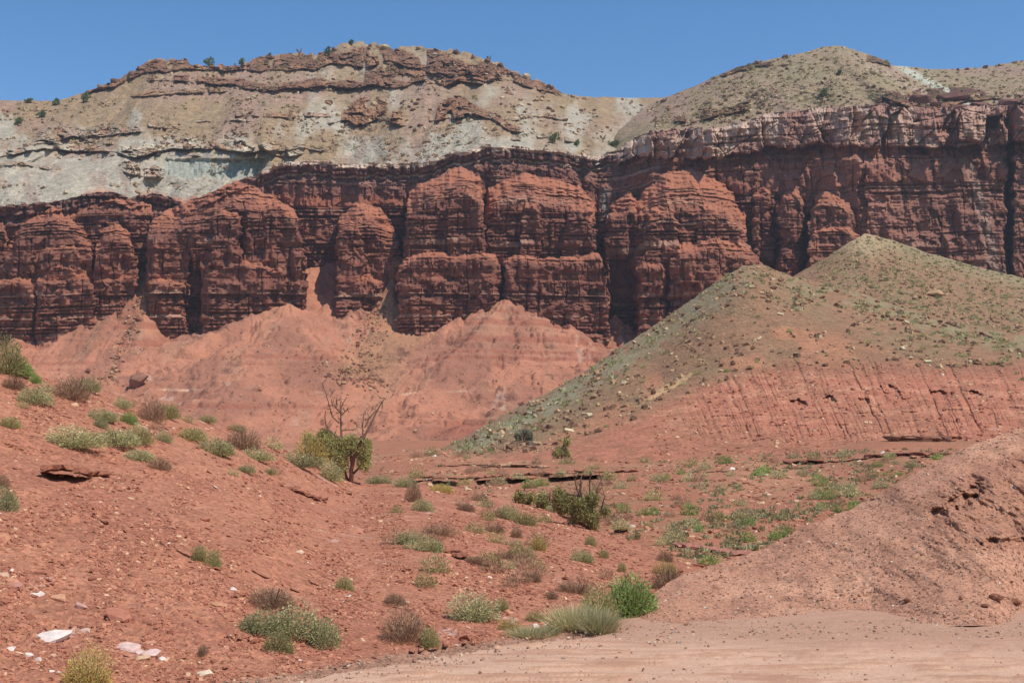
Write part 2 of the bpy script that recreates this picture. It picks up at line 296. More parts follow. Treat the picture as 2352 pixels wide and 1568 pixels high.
nv = 520; V = top[None] + (bot - top)[None] * np.linspace(0, 1, nv)[:, None] ** .95; U = np.broadcast_to(gu, V.shape)
dep = tps([(-300, 500, 306), (0, 472, 309), (200, 458, 313), (420, 458, 322), (600, 400, 338), (930, 375, 338), (1150, 335, 332), (1380, 355, 352), (1500, 330, 372), (1750, 330, 352),
           (-300, 260, 385), (0, 230, 395), (200, 215, 405), (340, 145, 425), (480, 150, 430), (680, 128, 440), (810, 100, 448), (1000, 115, 440), (1120, 140, 432), (1290, 212, 425), (1500, 226, 440), (1750, 240, 440),
           (200, 350, 356), (500, 350, 352), (500, 250, 388), (800, 280, 380), (1060, 280, 366), (1060, 200, 405), (1250, 290, 376), (1440, 300, 392), (600, 300, 362)])
D = dep(U, V); x0 = (U - CX) / F * D; z0 = CZ + (HZ - V) / F * D
nb = sst(0, 20, bot[None] - V); D = D + 9.0 * (1 - sst(6, 90, bot[None] - V))
rib = fb2(x0 / 16. + .3 * fb2(x0 / 20, z0 / 20, 2), z0 / 90., 3); D = D + nb * (-rib * 8.5 - 3.0 * rid2(x0 / 7. + fb2(x0 / 9, z0 / 14, 3), z0 / 40., 2) + fb2(x0 / 5., z0 / 9., 4) * 2.0 + fb2(x0 / 1.4, z0 / 1.4, 2) * .6)
OLIVE = rgb(162, 132, 104); GREY = rgb(182, 172, 156); PINK = rgb(168, 132, 118); TAN = rgb(186, 148, 112); RIMC = rgb(142, 96, 76); CAPC = rgb(166, 114, 86)
col = np.broadcast_to(OLIVE, V.shape + (3,)).copy()
nn = fb2(x0 / 14., z0 / 20., 4); n5 = fb2(x0 / 9. + 40, z0 / 34., 4)
col = cmix(col, PINK, sst(-.1, .35, nn) * .75); 
greym = sst(.0, .26, .6 * fb2(U / 60. + 3, V / 70. + 1, 4) + ip(V, [(150, -.5), (230, -.22), (320, .08), (400, .38), (470, .7)]) * ip(U, [(-200, 1), (560, 1.1), (700, .25), (1000, .3), (1900, .25)]) + .30 * np.exp(-((U - 1270) / 90) ** 2 - ((V - 265) / 45) ** 2) + .4 * np.exp(-((U - 1480) / 90) ** 2 - ((V - 270) / 50) ** 2) + .45 * np.exp(-((U - 1090) / 90) ** 2 - ((V - 335) / 30) ** 2))
col = cmix(col, GREY, greym * .8)
col = cmix(col, rgb(160, 138, 106), sst(.05, .4, n5) * .55 * (1 - greym))
col = cmix(col, PINK, sst(.1, .5, fb2(U / 26., V / 60., 3)) * greym * .5)
def ledge(cl, th, P, uL, uR, colr, seed, bs=16., soft=10.):       # a broken rock band: centre line, thickness px, how far it stands out
    a, b = np.searchsorted(gu, (uL - 2 * soft, uR + 2 * soft)); a = max(a, 0); Us = U[:, a:b]; Vs = V[:, a:b]; g_ = gu[a:b]
    c = ip(g_, cl)[None] + 5 * fb2(Us / 30. + seed, Us * 0 + seed, 3); t = ip(g_, th)[None] if isinstance(th, list) else th
    t = t * (.6 + .8 * n2(Us / 33. + seed * 3, Us * 0))
    ends = sst(uL - soft, uL + soft, Us) * sst(uR + soft, uR - soft, Us)
    d = Vs - c; inside = sst(-t / 2 - 5, -t / 2, d) * sst(t / 2 + 1.5, t / 2 - 1, d) * ends
    f1, f2, idv, dx, dy = worley((Us + 9 * fb2(Us / 12, Vs / 12, 3)) / bs, (Vs + 5 * fb2(Us / 18 + 3, Vs / 9, 3)) / (bs * .5) + seed * 3.3, seed)
    gap = sst(.10, .02, f2 - f1) * n2(Us / 9., Vs / 9. + seed); rough_ = fb2(Us / 4., Vs / 2.2 + seed, 3)
    kk = inside * (sst(.40, .46, n2(Us / (bs * 1.6) + seed, Vs / 30. + seed)) if seed >= 20 else sst(.2, .28, n2(Us / (bs * 1.3) + seed, Vs / 30. + seed)))
    pp = P * (.45 + .9 * n2(Us / 26. + seed * 1.3, Us * 0 + 4))
    Dn = D[:, a:b] - kk * (pp * (.5 + .45 * d / t + (idv - .5) * .8) - gap * 1.3 + f1 * .5 + rough_ * 1.0)
    D[:, a:b] = Dn + ends * sst(t / 2 - 1, t / 2 + 1, d) * sst(t / 2 + 12, t / 2 + 2, d) * P * .2
    cr = cmix(np.broadcast_to(colr, Vs.shape + (3,)), colr * .78, sst(.3, .7, n2(Us / 14., Vs / 8. + seed))); cr = cmix(cr, CAPC * 1.1, sst(.55, .85, n2(Us / 22. + 5, Vs / 12. + seed)) * .8)
    col[:, a:b] = col[:, a:b] * (1 - kk[..., None] * .9) + cr * kk[..., None] * .9
ledge([(190, 214), (330, 158), (430, 148), (600, 150), (760, 135), (900, 128), (1180, 178), (1290, 214)], [(190, 10), (320, 26), (600, 30), (800, 34), (1000, 40), (1150, 30), (1290, 8)], 4.0, 190, 1290, RIMC, 1, 15)
ledge([(330, 178), (450, 182), (620, 200), (800, 190), (900, 170), (1040, 165), (1150, 170)], [(330, 14), (620, 14), (740, 22), (900, 44), (1040, 46), (1150, 26)], 4.5, 340, 1150, RIMC, 2, 20)
ledge([(600, 208), (800, 192)], 10, 4.0, 615, 790, rgb(140, 90, 72), 3, 18)
ledge([(1020, 182), (1110, 178)], 26, 7.0, 1030, 1105, rgb(150, 96, 74), 9, 30)
ledge([(740, 278), (800, 262), (870, 250), (925, 262)], [(740, 24), (850, 54), (925, 46)], 5.5, 760, 925, rgb(170, 116, 84), 4, 13, 14)
ledge([(990, 262), (1050, 246), (1110, 262)], [(990, 30), (1045, 56), (1110, 20)], 6.0, 990, 1105, rgb(160, 104, 78), 5, 15, 12)
ledge([(1090, 250), (1130, 268), (1190, 300)], 12, 4, 1100, 1195, rgb(160, 110, 88), 6, 14)
ledge([(80, 318), (130, 302), (200, 306), (310, 300)], [(80, 14), (130, 34), (170, 26), (220, 14), (310, 10)], 4.5, 85, 330, rgb(176, 150, 132), 7, 16)
ledge([(-100, 372), (0, 356), (100, 336), (250, 344), (310, 352), (420, 330), (560, 338), (690, 352)], [(-100, 8), (200, 12), (400, 18), (560, 24), (650, 22), (700, 6)], 6.5, -100, 690, rgb(206, 186, 164), 8, 20)
ledge([(280, 218), (500, 206)], 8, 3, 300, 520, rgb(170, 130, 100), 10, 14)
ledge([(360, 268), (520, 262), (760, 268)], 5, 2.5, 540, 760, rgb(190, 150, 130), 11, 14)
ledge([(250, 370), (330, 400)], 22, 3, 285, 375, rgb(204, 178, 156), 12, 9)
for q, (a_, b_, va_, th_) in enumerate(((-60, 120, 380, 5), (60, 260, 326, 5), (200, 420, 292, 5), (250, 460, 352, 7), (300, 380, 384, 6), (640, 760, 342, 5), (450, 620, 276, 4), (1150, 1320, 318, 5), (1180, 1290, 268, 6))):
    ledge([(a_, va_ + 4), ((a_ + b_) / 2, va_ - 3), (b_, va_ + 5)], th_, 2.2, a_, b_, rgb(186, 160, 140), 20 + q, 13)
# grey alcove under the ledge
al = sst(362, 372, V) * sst(412, 402, V + 8 * fb2(U / 14., V * 0, 2)) * sst(368, 385, U) * sst(612, 596, U + (V - 380) * .4)
D = D + al * (3.0 + 1.2 * fb2(U / 8., V / 40., 3)); col = cmix(col, rgb(160, 162, 150), al * .85)
# red soil where the slope meets the buttress tops on the left
redm = sst(12, -10, np.minimum(np.hypot((U - 232) / 1.5, (V - 470)) - 32, np.hypot((U - 350) / 1.4, (V - 474)) - 30)); redm = np.maximum(redm, sst(448 , 462, V + 8 * fb2(U / 10, V * 0, 2)) * sst(560, 470, U) * sst(150, 175, U))
col = cmix(col, SOIL, redm * .85)
mesa = Sheet(gu, V, D)
mesa.build('mesa_slope', M_slope, col, back=(8, 60, 30))
# ---- the right hand hill
SKY2 = [(1380, 372), (1420, 300), (1480, 248), (1520, 228), (1600, 196), (1660, 168), (1700, 152), (1800, 130), (1860, 118), (1890, 108), (1925, 105), (1960, 114), (2040, 140), (2046, 150), (2150, 160), (2220, 158), (2280, 152), (2352, 138), (2700, 110)]
hu = np.linspace(1385, 2680, 1150); top = skyl(SKY2, 1.2)(hu); bot = ip(hu, RIM) + 18
bot = np.maximum(bot, top + 4); V = top[None] + (bot - top)[None] * np.linspace(0, 1, 330)[:, None]; U = np.broadcast_to(hu, V.shape); gu_save = gu; gu = hu
dep = tps([(1385, 372, 345), (1500, 300, 338), (1700, 285, 328), (2000, 250, 316), (2352, 245, 314), (2650, 240, 312), (1500, 240, 400), (1660, 168, 392), (1925, 105, 400), (2046, 150, 395), (2352, 140, 440), (2650, 115, 440), (1900, 180, 358), (2150, 200, 365), (1600, 240, 366), (2150, 165, 425)])
D = dep(U, V); x0 = (U - CX) / F * D; z0 = CZ + (HZ - V) / F * D
nb = sst(0, 14, bot[None] - V); D = D + 17 * (1 - sst(6, 100, bot[None] - V)) + nb * (-fb2(x0 / 18., z0 / 70., 3) * 3.5 + fb2(x0 / 5., z0 / 8., 4) * 1.2 + fb2(x0 / 1.3, z0 / 1.3, 2) * .5)
D = D - 8 * sst(70, 0, np.abs(U - 1925 - (V - 105) * 1.1)) * sst(105, 130, V)
col = np.broadcast_to(rgb(160, 134, 108), V.shape + (3,)).copy()
col = cmix(col, rgb(148, 134, 104), sst(-.05, .4, fb2(x0 / 10., z0 / 16., 4)) * .6); col = cmix(col, PINK, sst(.08, .4, fb2(x0 / 12 + 30, z0 / 30., 3)) * .7)
sc_ = sst(16, 2, np.abs((V - 155) - (U - 2060) * .52 + 4) ) * sst(2040, 2090, U) * sst(2300, 2240, U); col = cmix(col, rgb(190, 188, 172), sc_ * .95)
col = cmix(col, rgb(178, 148, 132), sst(14, 2, np.abs((V - 125) - (U - 1950) * .52)) * sst(2260, 2100, U) * sst(1930, 1980, U) * .7)
ledge([(1655, 172), (1700, 156), (1800, 142)], 9, 3.0, 1655, 1780, rgb(96, 66, 54), 2, 9)
ledge([(1960, 126), (2046, 148)], 12, 3.5, 1990, 2046, rgb(120, 90, 70), 3, 12, 4)
ledge([(1560, 276), (1640, 262), (1720, 240)], 16, 3.5, 1545, 1720, rgb(136, 98, 72), 4, 9)
ledge([(2010, 212), (2100, 232), (2230, 218), (2400, 236)], [(2010, 8), (2090, 30), (2180, 44), (2240, 34), (2300, 12), (2500, 16)], 6.0, 2030, 2500, rgb(112, 68, 62), 5, 19)
ledge([(2000, 236), (2200, 246), (2400, 250)], 12, 3.0, 2010, 2600, rgb(140, 90, 78), 6, 12)
hillr = Sheet(hu, V, D); hillr.build('far_hill', M_slope, col, back=(8, 60, 30)); gu = gu_save
# ================================================================== 3 BADLANDS talus below the cliffs (height field)
AP = [(266, 744, 284, .72), (-160, 775, 282, .6), (40, 780, 280, .62), (228, 640, 296, 1.25), (334, 612, 301, 1.15), (420, 775, 281, .6), (664, 680, 287, .62), (735, 596, 318, .72), (905, 640, 300, 1.25), (1155, 686, 286, .60), (1412, 728, 300, .75), (140, 780, 281, .55),
      (1290, 752, 280, .5), (1000, 800, 274, .5), (560, 800, 276, .5), (860, 740, 288, .75)]
APW = [(pt(u, v, y), k) for u, v, y, k in AP]
def talus_h(x, y):
    wxx = x + 3.0 * fb2(x / 11., y / 11., 3); base = ip(y, [(150, -1.5), (196, -.4), (216, 3.2), (234, 9.3), (240, 10.2), (262, 14), (274, 16.5), (340, 30)]) + 1.5 * fb2(x / 22., y / 30., 2)
    # lower row of rounded mounds under the pale ledge
    mo = 4.6 * np.clip(1.15 - np.hypot(((wxx + 12 + 6 * n2(x / 60., y * 0)) % 34 - 17) / 19, (y - 232) / 30), 0, 1) * sst(196, 224, y) * sst(246, 234, y)
    h = base + mo
    for (a, k) in APW:
        d = np.hypot((wxx - a[0]), (y - a[1]) * .8); ang = np.arctan2(x - a[0], a[1] - y)
        rl = 1 + .20 * (n2(ang * 4. + a[0], d * .02 + a[0]) - .5) + .07 * (n2(ang * 15. + a[0], d * .03) - .5)
        c = a[2] - k * d * rl * (1 - .0040 * np.minimum(d, 80))
        s = np.clip((c - h) / 1.6, -1, 1); h = np.where(s >= 1, c, np.where(s <= -1, h, h + 1.6 * .25 * (s + 1) ** 2))
    # rills
    r = rid2(x / 11. + fb2(x / 9, y / 14, 3) * 1.3, y / 26., 3); h = h - 1.3 * sst(.62, .95, r) * sst(200, 215, y) - .35 * sst(.7, .95, rid2(x / 3. + fb2(x / 4, y / 5, 2), y / 12., 2)) + .9 * fb2(x / 7., y / 7., 3)
    h = h + .22 * np.sin(h * 4.2 + fb2(x / 8, y / 8, 2) * 1.5) * sst(.3, .6, n2(x / 16., y / 16.)) + .45 * fb2(x / 1.9, y / 1.5, 3)
    return h
def ray_talus(u, v):
    ys = np.linspace(186, 330, 900); x = (u - CX) / F * ys; zr = CZ + (HZ - v) / F * ys; hh = talus_h(x, ys); i = np.argmax(hh >= zr)
    return np.array([x[i], ys[i], hh[i]])
ax = np.linspace(-150, 84, 1150); ay = 160 + (335 - 160) * np.linspace(0, 1, 620) ** 1.0
AX, AY = np.meshgrid(ax, ay); H = talus_h(AX, AY)
col = np.broadcast_to(rgb(200, 124, 98), H.shape + (3,)).copy()
col = cmix(col, rgb(172, 108, 88), sst(-.08, .25, fb2(AX / 12., AY / 20., 4)) * .85)
col = cmix(col, rgb(186, 130, 104), sst(.1, .5, fb2(AX / 4. + 9, AY / 30., 3)) * .6)
lay = n2(H / .9 + 3 + .3 * fb2(AX / 9, AY / 9, 2), H * 0); col = cmix(col, rgb(176, 96, 76), sst(.5, .75, lay) * .7 * sst(.25, .5, n2(AX / 20., AY / 20. + 4)))
pb = sst(.30, .10, np.abs(H - 9.7 - 1.6 * fb2(AX / 22., AY * 0, 4))) * sst(.40, .5, n2(AX / 12. + 1, AY * 0 + 7)) * sst(226, 229, AY) * sst(250, 246, AY); col = cmix(col, rgb(226, 180, 150), pb * .85)
col = cmix(col, rgb(214, 176, 160), sst(.76, .84, n2(AX / 1.6, AY / 9. + 2)) * sst(.62, .75, n2(AX / 20. + 7, AY / 25.)) * sst(.4, .6, n2(AX * 1.1, AY * .4)) * .45)
gul = sst(9, 2, np.abs(AX - ((860 - CX) / F * 262) - (AY - 262) * .13 + 3 * fb2(AY / 14., AX * 0, 2))) * sst(238, 246, AY) * .65; col = cmix(col, rgb(178, 128, 94), gul)
me = np_mesh('badlands', np.stack([AX, AY, H], -1).reshape(-1, 3), gridfaces(*H.shape), M_talus, col.reshape(-1, 3)); tag(link('badlands', me), kind='structure')
# ================================================================== 4 GREEN HILLS on the right
def hill_noise(x, z, a): return a * (fb2(x / 6., z / 6., 4) * 1.4 + .35 * fb2(x / .9, z / .9, 3))
S3 = [(1700, 700), (1780, 660), (1850, 618), (1900, 590), (1950, 556), (1985, 538), (2010, 540), (2060, 556), (2150, 586), (2250, 614), (2352, 640), (2700, 740)]
hu = np.linspace(1700, 2680, 900); top = skyl(S3, 2.2, 14)(hu); V = top[None] + (960 - top)[None] * np.linspace(0, 1, 420)[:, None]; U = np.broadcast_to(hu, V.shape)
dep = tps([(1700, 720, 205), (1850, 618, 215), (1985, 538, 222), (2150, 586, 222), (2352, 640, 222), (2650, 730, 222), (1850, 760, 172), (2100, 760, 170), (2352, 800, 158), (2650, 850, 160), (1990, 650, 196), (2200, 950, 140), (1700, 950, 140), (2650, 960, 140)])
D = dep(U, V); x0 = (U - CX) / F * D; z0 = CZ + (HZ - V) / F * D; D = D - fb2(x0 / 9., z0 / 14., 4) * 1.8 + .25 * fb2(x0 / .8, z0 / .8, 3)
col = np.broadcast_to(rgb(160, 118, 90), V.shape + (3,)).copy(); col = cmix(col, rgb(152, 120, 90), sst(-.1, .35, fb2(x0 / 5., z0 / 4., 4)) * .8)
col = cmix(col, rgb(148, 138, 104), sst(40, 4, V - ip(hu, S3)[None]) * sst(1990, 2060, U) * .7); col = cmix(col, rgb(186, 160, 124), np.exp(-((U - 1985) / 50) ** 2 - ((V - 560) / 30) ** 2) * .9)
hillb = Sheet(hu, V, D); hillb.build('back_hill', M_hill, col, back=(8, 30, 16))
S4 = [(960, 1048), (1010, 1030), (1080, 998), (1160, 950), (1250, 906), (1330, 862), (1400, 812), (1450, 782), (1520, 736), (1600, 680), (1660, 636), (1705, 612), (1745, 606), (1790, 624), (1830, 636), (1880, 650), (1950, 668), (2030, 694), (2100, 716), (2200, 742), (2352, 772), (2700, 850)]
ru = np.linspace(960, 2680, 1900); top = skyl(S4, 2.6, 12)(ru); V = top[None] + (1100 - top)[None] * np.linspace(0, 1, 620)[:, None]; U = np.broadcast_to(ru, V.shape)
dep = tps([(960, 1052, 112), (1010, 1030, 118), (1160, 950, 134), (1330, 862, 146), (1450, 782, 154), (1600, 680, 160), (1705, 612, 164), (1790, 624, 164), (1950, 668, 160), (2150, 728, 156), (2352, 772, 152), (2680, 845, 150),
           (1100, 1045, 92), (1300, 1045, 84), (1500, 1050, 78), (1800, 1040, 74), (2100, 1010, 76), (2352, 985, 78), (2680, 960, 80), (1500, 940, 100), (1800, 835, 116), (2100, 835, 114), (2352, 835, 116), (2680, 860, 118), (1500, 860, 126), (1700, 720, 138), (1900, 750, 134),
           (1500, 1100, 70), (2100, 1100, 58), (2352, 1090, 56), (1000, 1100, 74)])
D = dep(U, V); x0 = (U - CX) / F * D; z0 = CZ + (HZ - V) / F * D
bline = ip(ru, [(960, 1060), (1250, 1030), (1330, 1000), (1450, 960), (1560, 905), (1680, 855), (1800, 832), (2352, 834), (2700, 850)])[None] + 5 * fb2(U / 26., V / 90., 3)
bank = sst(-26, 30, V - bline + 10 * fb2(U / 14., V / 10., 3))
sl = U + (V - 930) * -.45                                        # the rills lean
r1 = rid2(sl / 23. + .35 * fb2(U / 24, V / 30, 3), V / 420., 2); r2 = rid2(sl / 9.5 + .5 + .2 * fb2(U / 12, V / 16, 2), V / 300., 2)
rm = bank * sst(1480, 1720, U) * sst(1025, 985, V); 
D = D + rm * (sst(.55, 1., r1) * .9 * (.4 + n2(U / 60., V / 40.)) + sst(.5, 1., r2) * .42 * (.3 + n2(U / 30., V / 50. + 3))) 
for vv, aa in ((948, .5), (972, .35), (905, .35)): 
    lv = vv - (U - 1900) * .03 + 4 * fb2(U / 50., U * 0 + vv, 2); D = D - rm * aa * sst(lv - 18, lv - 1, V) * sst(lv + 2, lv, V) * sst(.35, .6, n2(U / 20. + vv, U * 0))
for cu_, cv_, ch, cw in ((1905, 916, 9, 14), (1985, 922, 10, 14), (2050, 900, 18, 20), (1835, 925, 10, 18), (2160, 905, 12, 26), (2240, 905, 10, 18)):
    D = D + 1.5 * sst(1.1, .5, np.hypot((U - cu_ - (V - cv_) * .7) / cw, (V - cv_) / ch) + .5 * fb2(U / 7., V / 7., 2)) 
D = D - (1 - bank) * fb2(x0 / 7., z0 / 5., 4) * 1.5 - fb2(x0 / 2., z0 / 2., 3) * .30 - (1 - bank) * .2 * fb2(x0 / .5, z0 / .5, 2) - .06 * fb2(x0 / .4, z0 / .4, 2)
dcr = V - ip(ru, S4)[None]
col = np.broadcast_to(rgb(160, 114, 86), V.shape + (3,)).copy(); col = cmix(col, rgb(150, 118, 88), sst(-.1, .4, fb2(x0 / 6., z0 / 4., 4) + .15 * sst(150, 30, dcr)) * .7)
gs = sst(95, 30, dcr + 20 * fb2(U / 40, V / 40, 3)) * sst(1760, 1660, U); gs = gs * sst(.25, .5, n2(U / 14., V / 14.) + sst(70, 30, dcr) * .15)
lo = sst(1600, 1200, U); gs = gs * (1 - .55 * lo) + lo * gs * sst(26, 10, np.abs(dcr - 34 - 8 * fb2(U / 50, U * 0, 2)))
col = cmix(col, rgb(152, 140, 110), gs * .75)
col = cmix(col, rgb(152, 134, 102), sst(70, 10, dcr) * sst(1760, 1840, U) * sst(.35, .6, n2(U / 18., V / 9.)) * .8)
col = cmix(col, rgb(200, 124, 92), sst(.55, .75, n2(U / 60. + 4, V / 34. + .5)) * sst(90, 130, dcr) * .6)
bk = cmix(np.broadcast_to(rgb(194, 112, 88), V.shape + (3,)), rgb(178, 112, 86), sst(-.1, .3, fb2(U / 60., V / 30., 4)) * .6)
bk = cmix(bk, rgb(214, 142, 112), sst(.5, .8, n2(U / 40. + 2, V / 7.)) * .5 * sst(1100, 900, V) ); bk = cmix(bk, rgb(166, 104, 80), sst(880, 840, V) * .8)
col = col * (1 - bank[..., None]) + bk * bank[..., None]
col = cmix(col, rgb(214, 168, 120), sst(1.1, .6, np.hypot((U - 1530) / 60, (V - 892 + (U - 1530) * .55) / 9) + .6 * fb2(U / 6, V / 5, 2)) * .8)
ridge = Sheet(ru, V, D); ridge.build('ridge', M_hill, col, back=(8, 26, 14))
# ================================================================== 5 VALLEY FLOOR
vu = np.linspace(-900, 3300, 1700); V = (1012 + 0 * vu)[None] + (1490 - 1012) * np.linspace(0, 1, 620)[:, None] ** 1.25; U = np.broadcast_to(vu, V.shape)
dep = tps([(-900, 1012, 170), (300, 1012, 170), (900, 1015, 160), (1300, 1012, 130), (1800, 1012, 92), (2352, 1012, 72), (3300, 1012, 72), (900, 1050, 96), (1200, 1055, 82), (1600, 1050, 76), (2000, 1035, 66), (1000, 1110, 58), (1300, 1110, 54), (1700, 1110, 52), (2100, 1090, 50), (3000, 1090, 50),
           (1300, 1200, 39), (1700, 1200, 38), (2100, 1180, 40), (1650, 1290, 26), (1900, 1290, 27), (-900, 1200, 40), (300, 1200, 40), (900, 1200, 40), (1650, 1400, 17.5), (900, 1400, 17.5), (2300, 1400, 17.5), (-900, 1400, 17.5), (3300, 1400, 17.5), (900, 1490, 14), (2300, 1490, 14), (-900, 1490, 14)])
D = dep(U, V); x0 = (U - CX) / F * D; D = D * (1 + .010 * fb2(x0 / 5., D / 5., 3) + .004 * fb2(x0 / 1., D / 1.6, 3) + .0016 * fb2(x0 / .2, D / .4, 3))
# small broken rock steps across the valley
def vstep(cl, h, uL, uR, off):
    global D
    lv = ip(vu, cl)[None] + 2.5 * fb2(U / 14. + off, U * 0 + off, 3); en = sst(uL - 12, uL + 12, U) * sst(uR + 12, uR - 12, U) * sst(.25, .4, n2(U / 26. + off, U * 0)); D = D - en * h * (sst(lv - 16, lv - 2, V) * sst(lv + 1.2, lv, V) - .6 * (off == 1.0) * sst(lv - .5, lv + 1.5, V) * sst(lv + 13, lv + 9, V))
vstep([(940, 1103), (1060, 1106), (1200, 1098), (1330, 1092), (1480, 1090)], 2.6, 950, 1400, 1.0); vstep([(1500, 1088), (1900, 1070)], .7, 1560, 1880, 3.0)
vstep([(1820, 1066), (2000, 1052), (2160, 1046)], 1.0, 1830, 2160, 5.0); vstep([(960, 1068), (1300, 1072)], 1.4, 1000, 1260, 7.0)
vstep([(1300, 1210), (1360, 1218), (1450, 1215)], 1.2, 1270, 1460, 9.0); vstep([(2030, 1010), (2200, 998)], 3, 2040, 2190, 10)
col = np.broadcast_to(rgb(184, 112, 86), V.shape + (3,)).copy(); col = cmix(col, rgb(196, 132, 102), sst(-.1, .4, fb2(x0 / 4., D / 7., 4)) * .7); col = cmix(col, rgb(168, 116, 86), sst(.05, .4, fb2(x0 / 3. + 7, D / 5., 4)) * .6)
valley = Sheet(vu, V, D); valley.build('valley_floor', M_red, col)
# ================================================================== 6 NEAR HILLSIDE on the left
S6 = [(-900, 700), (-300, 792), (0, 856), (100, 868), (200, 884), (300, 914), (420, 956), (540, 986), (620, 1016), (700, 1050), (800, 1098), (840, 1108), (930, 1112), (1020, 1118), (1100, 1136), (1180, 1150), (1250, 1168), (1370, 1214), (1480, 1256), (1560, 1290), (1640, 1312), (1700, 1350)]
lu = np.linspace(-900, 1700, 1850); top = skyl(S6, 1.5, 12)(lu)
V = top[None] + (1640 - top)[None] * np.linspace(0, 1, 900)[:, None] ** 1.1; U = np.broadcast_to(lu, V.shape)
dep_hs = tps([(-900, 700, 22), (-300, 792, 23), (0, 856, 24), (300, 914, 27), (540, 986, 31), (700, 1050, 35), (840, 1108, 38), (1020, 1118, 40), (1180, 1150, 37), (1370, 1214, 31), (1560, 1290, 24.5), (1690, 1350, 20.5),
           (-900, 1300, 11.6), (0, 1200, 14.2), (0, 1050, 17.6), (300, 1200, 15.4), (300, 1060, 20), (600, 1250, 16.2), (600, 1130, 21.5), (1000, 1300, 17.2), (1000, 1200, 23), (900, 1130, 32), (1300, 1300, 20), (1300, 1400, 15.6), (1600, 1400, 15.9), (1000, 1400, 14.9),
           (0, 1400, 11.9), (400, 1400, 12.6), (0, 1568, 10.5), (400, 1568, 10.85), (700, 1540, 11.5), (1050, 1482, 13.1), (1250, 1460, 13.8), (1450, 1425, 14.75), (-900, 1568, 9.6), (0, 1640, 9.55), (700, 1640, 9.8), (1500, 1640, 9.9), (1650, 1500, 12.8)])
D = dep_hs(U, V); x0 = (U - CX) / F * D; z0 = CZ + (HZ - V) / F * D
D = D - D * (.012 * fb2(x0 / 2.2 + .5 * D / 2.2, D / 1.6, 3) + .0045 * fb2(x0 / .35 + D / .7, D / .30, 3)) - .05 * fb2(x0 / .09, D / .13, 2)
# small scarps that run down to the right
for k, (a, b, h) in enumerate((((100, 1082), (200, 1096), .55), ((760, 1170), (830, 1196), .25), ((1015, 1262), (1110, 1300), .22), ((520, 1460), (620, 1478), .16), ((1150, 1316), (1290, 1326), .18), ((640, 1120), (760, 1162), .2), ((930, 1500), (1110, 1470), .25), ((700, 1330), (760, 1352), .12), ((880, 1150), (960, 1180), .2),
                                ((360, 1240), (470, 1290), .12), ((560, 1300), (700, 1365), .12), ((200, 1180), (330, 1235), .12), ((820, 1235), (900, 1262), .14), ((1200, 1180), (1290, 1230), .18))):
    lv = a[1] + (U - a[0]) * (b[1] - a[1]) / (b[0] - a[0]) + 4 * fb2(U / 16. + k, U * 0 + k, 3); en = sst(a[0] - 14, a[0] + 20, U) * sst(b[0] + 14, b[0] - 20, U); en = en * ((k == 0) + (k > 0) * .7 * sst(.4, .6, n2(U / 11. + k, U * 0 + k))); D = D - en * h * (sst(lv - 15, lv - 2, V) * sst(lv + 3., lv, V) - (k == 0) * .28 * sst(lv, lv + 2, V) * sst(lv + 16, lv + 10, V))
col = np.broadcast_to(rgb(194, 120, 94), V.shape + (3,)).copy(); col = cmix(col, rgb(182, 106, 84), sst(-.1, .35, fb2(x0 / 1.6 + D / 3, D / 1.2, 4)) * .7); col = cmix(col, rgb(196, 118, 92), sst(.05, .4, fb2(x0 / 1.1 + 6, D / 2., 4)) * .6)
col = cmix(col, rgb(226, 190, 178), sst(.80, .9, n2(x0 / .35 + 8, D / .3)) * sst(.6, .75, n2(x0 / 2.5, D / 2.)) * .45)
RE = [(-900, 1700), (0, 1640), (430, 1592), (560, 1566), (700, 1548), (860, 1520), (1000, 1496), (1100, 1482), (1250, 1462), (1400, 1446), (1700, 1436), (2352, 1425)]
edge = ip(lu, RE)[None]; col = cmix(col, rgb(178, 130, 108), sst(-22, 4, V - edge + 8 * fb2(U / 20., V / 12., 3)) * .8)
D = np.maximum(D, CZ * F / np.maximum(V - HZ, 1) * sst(-4, 6, V - edge) + .02)     # dips under the road
hs = Sheet(lu, V, D); hs.build('hillside', M_red, col, back=(10, 14, 5.5))
# ================================================================== 7 ROAD and the earth mound beside it
qu = np.linspace(-700, 3100, 1500); te = ip(qu, RE) - 14; te = te - 40 * sst(1330, 1520, qu)
V = te[None] + (2300 - te)[None] * np.linspace(0, 1, 420)[:, None] ** 1.6; U = np.broadcast_to(qu, V.shape); D = CZ * F / (V - HZ); x0 = (U - CX) / F * D
rut = fb2(x0 / 2.4, D / .35 + .12 * x0, 3); zz = .012 + .008 * rut + .010 * fb2(x0 / .25, D / .12, 3) + .022 * sst(.55, .85, fb2(x0 / .5 + 3, D / .09 + 2, 3) + .5) * sst(13.6, 12.8, D) * sst(.4, .7, n2(x0 / 2.1, D / .8))
zz = zz - .10 * sst(16, -2, V - ip(qu, RE)[None] + 5 * fb2(U / 20, V / 20, 3)) * sst(1470, 1330, U)
col = np.broadcast_to(rgb(212, 164, 140), V.shape + (3,)).copy(); col = cmix(col, rgb(192, 138, 112), sst(-.1, .3, fb2(x0 / .8, D / .13 + .14 * x0, 5, .7)) * .4); col = cmix(col, rgb(178, 116, 88), sst(.62, .8, fb2(x0 / .5 + 3, D / .09 + 2, 3) + .5) * sst(13.8, 13., D) * .45)
col = cmix(col, rgb(188, 138, 116), sst(12.2, 13.6, D + .5 * fb2(x0 / 1.5, D, 3) + (U - 1800) * .0006) * .85)
road = Sheet(qu, V, D); road.Z = zz; road.build('dirt_road', M_road, col)
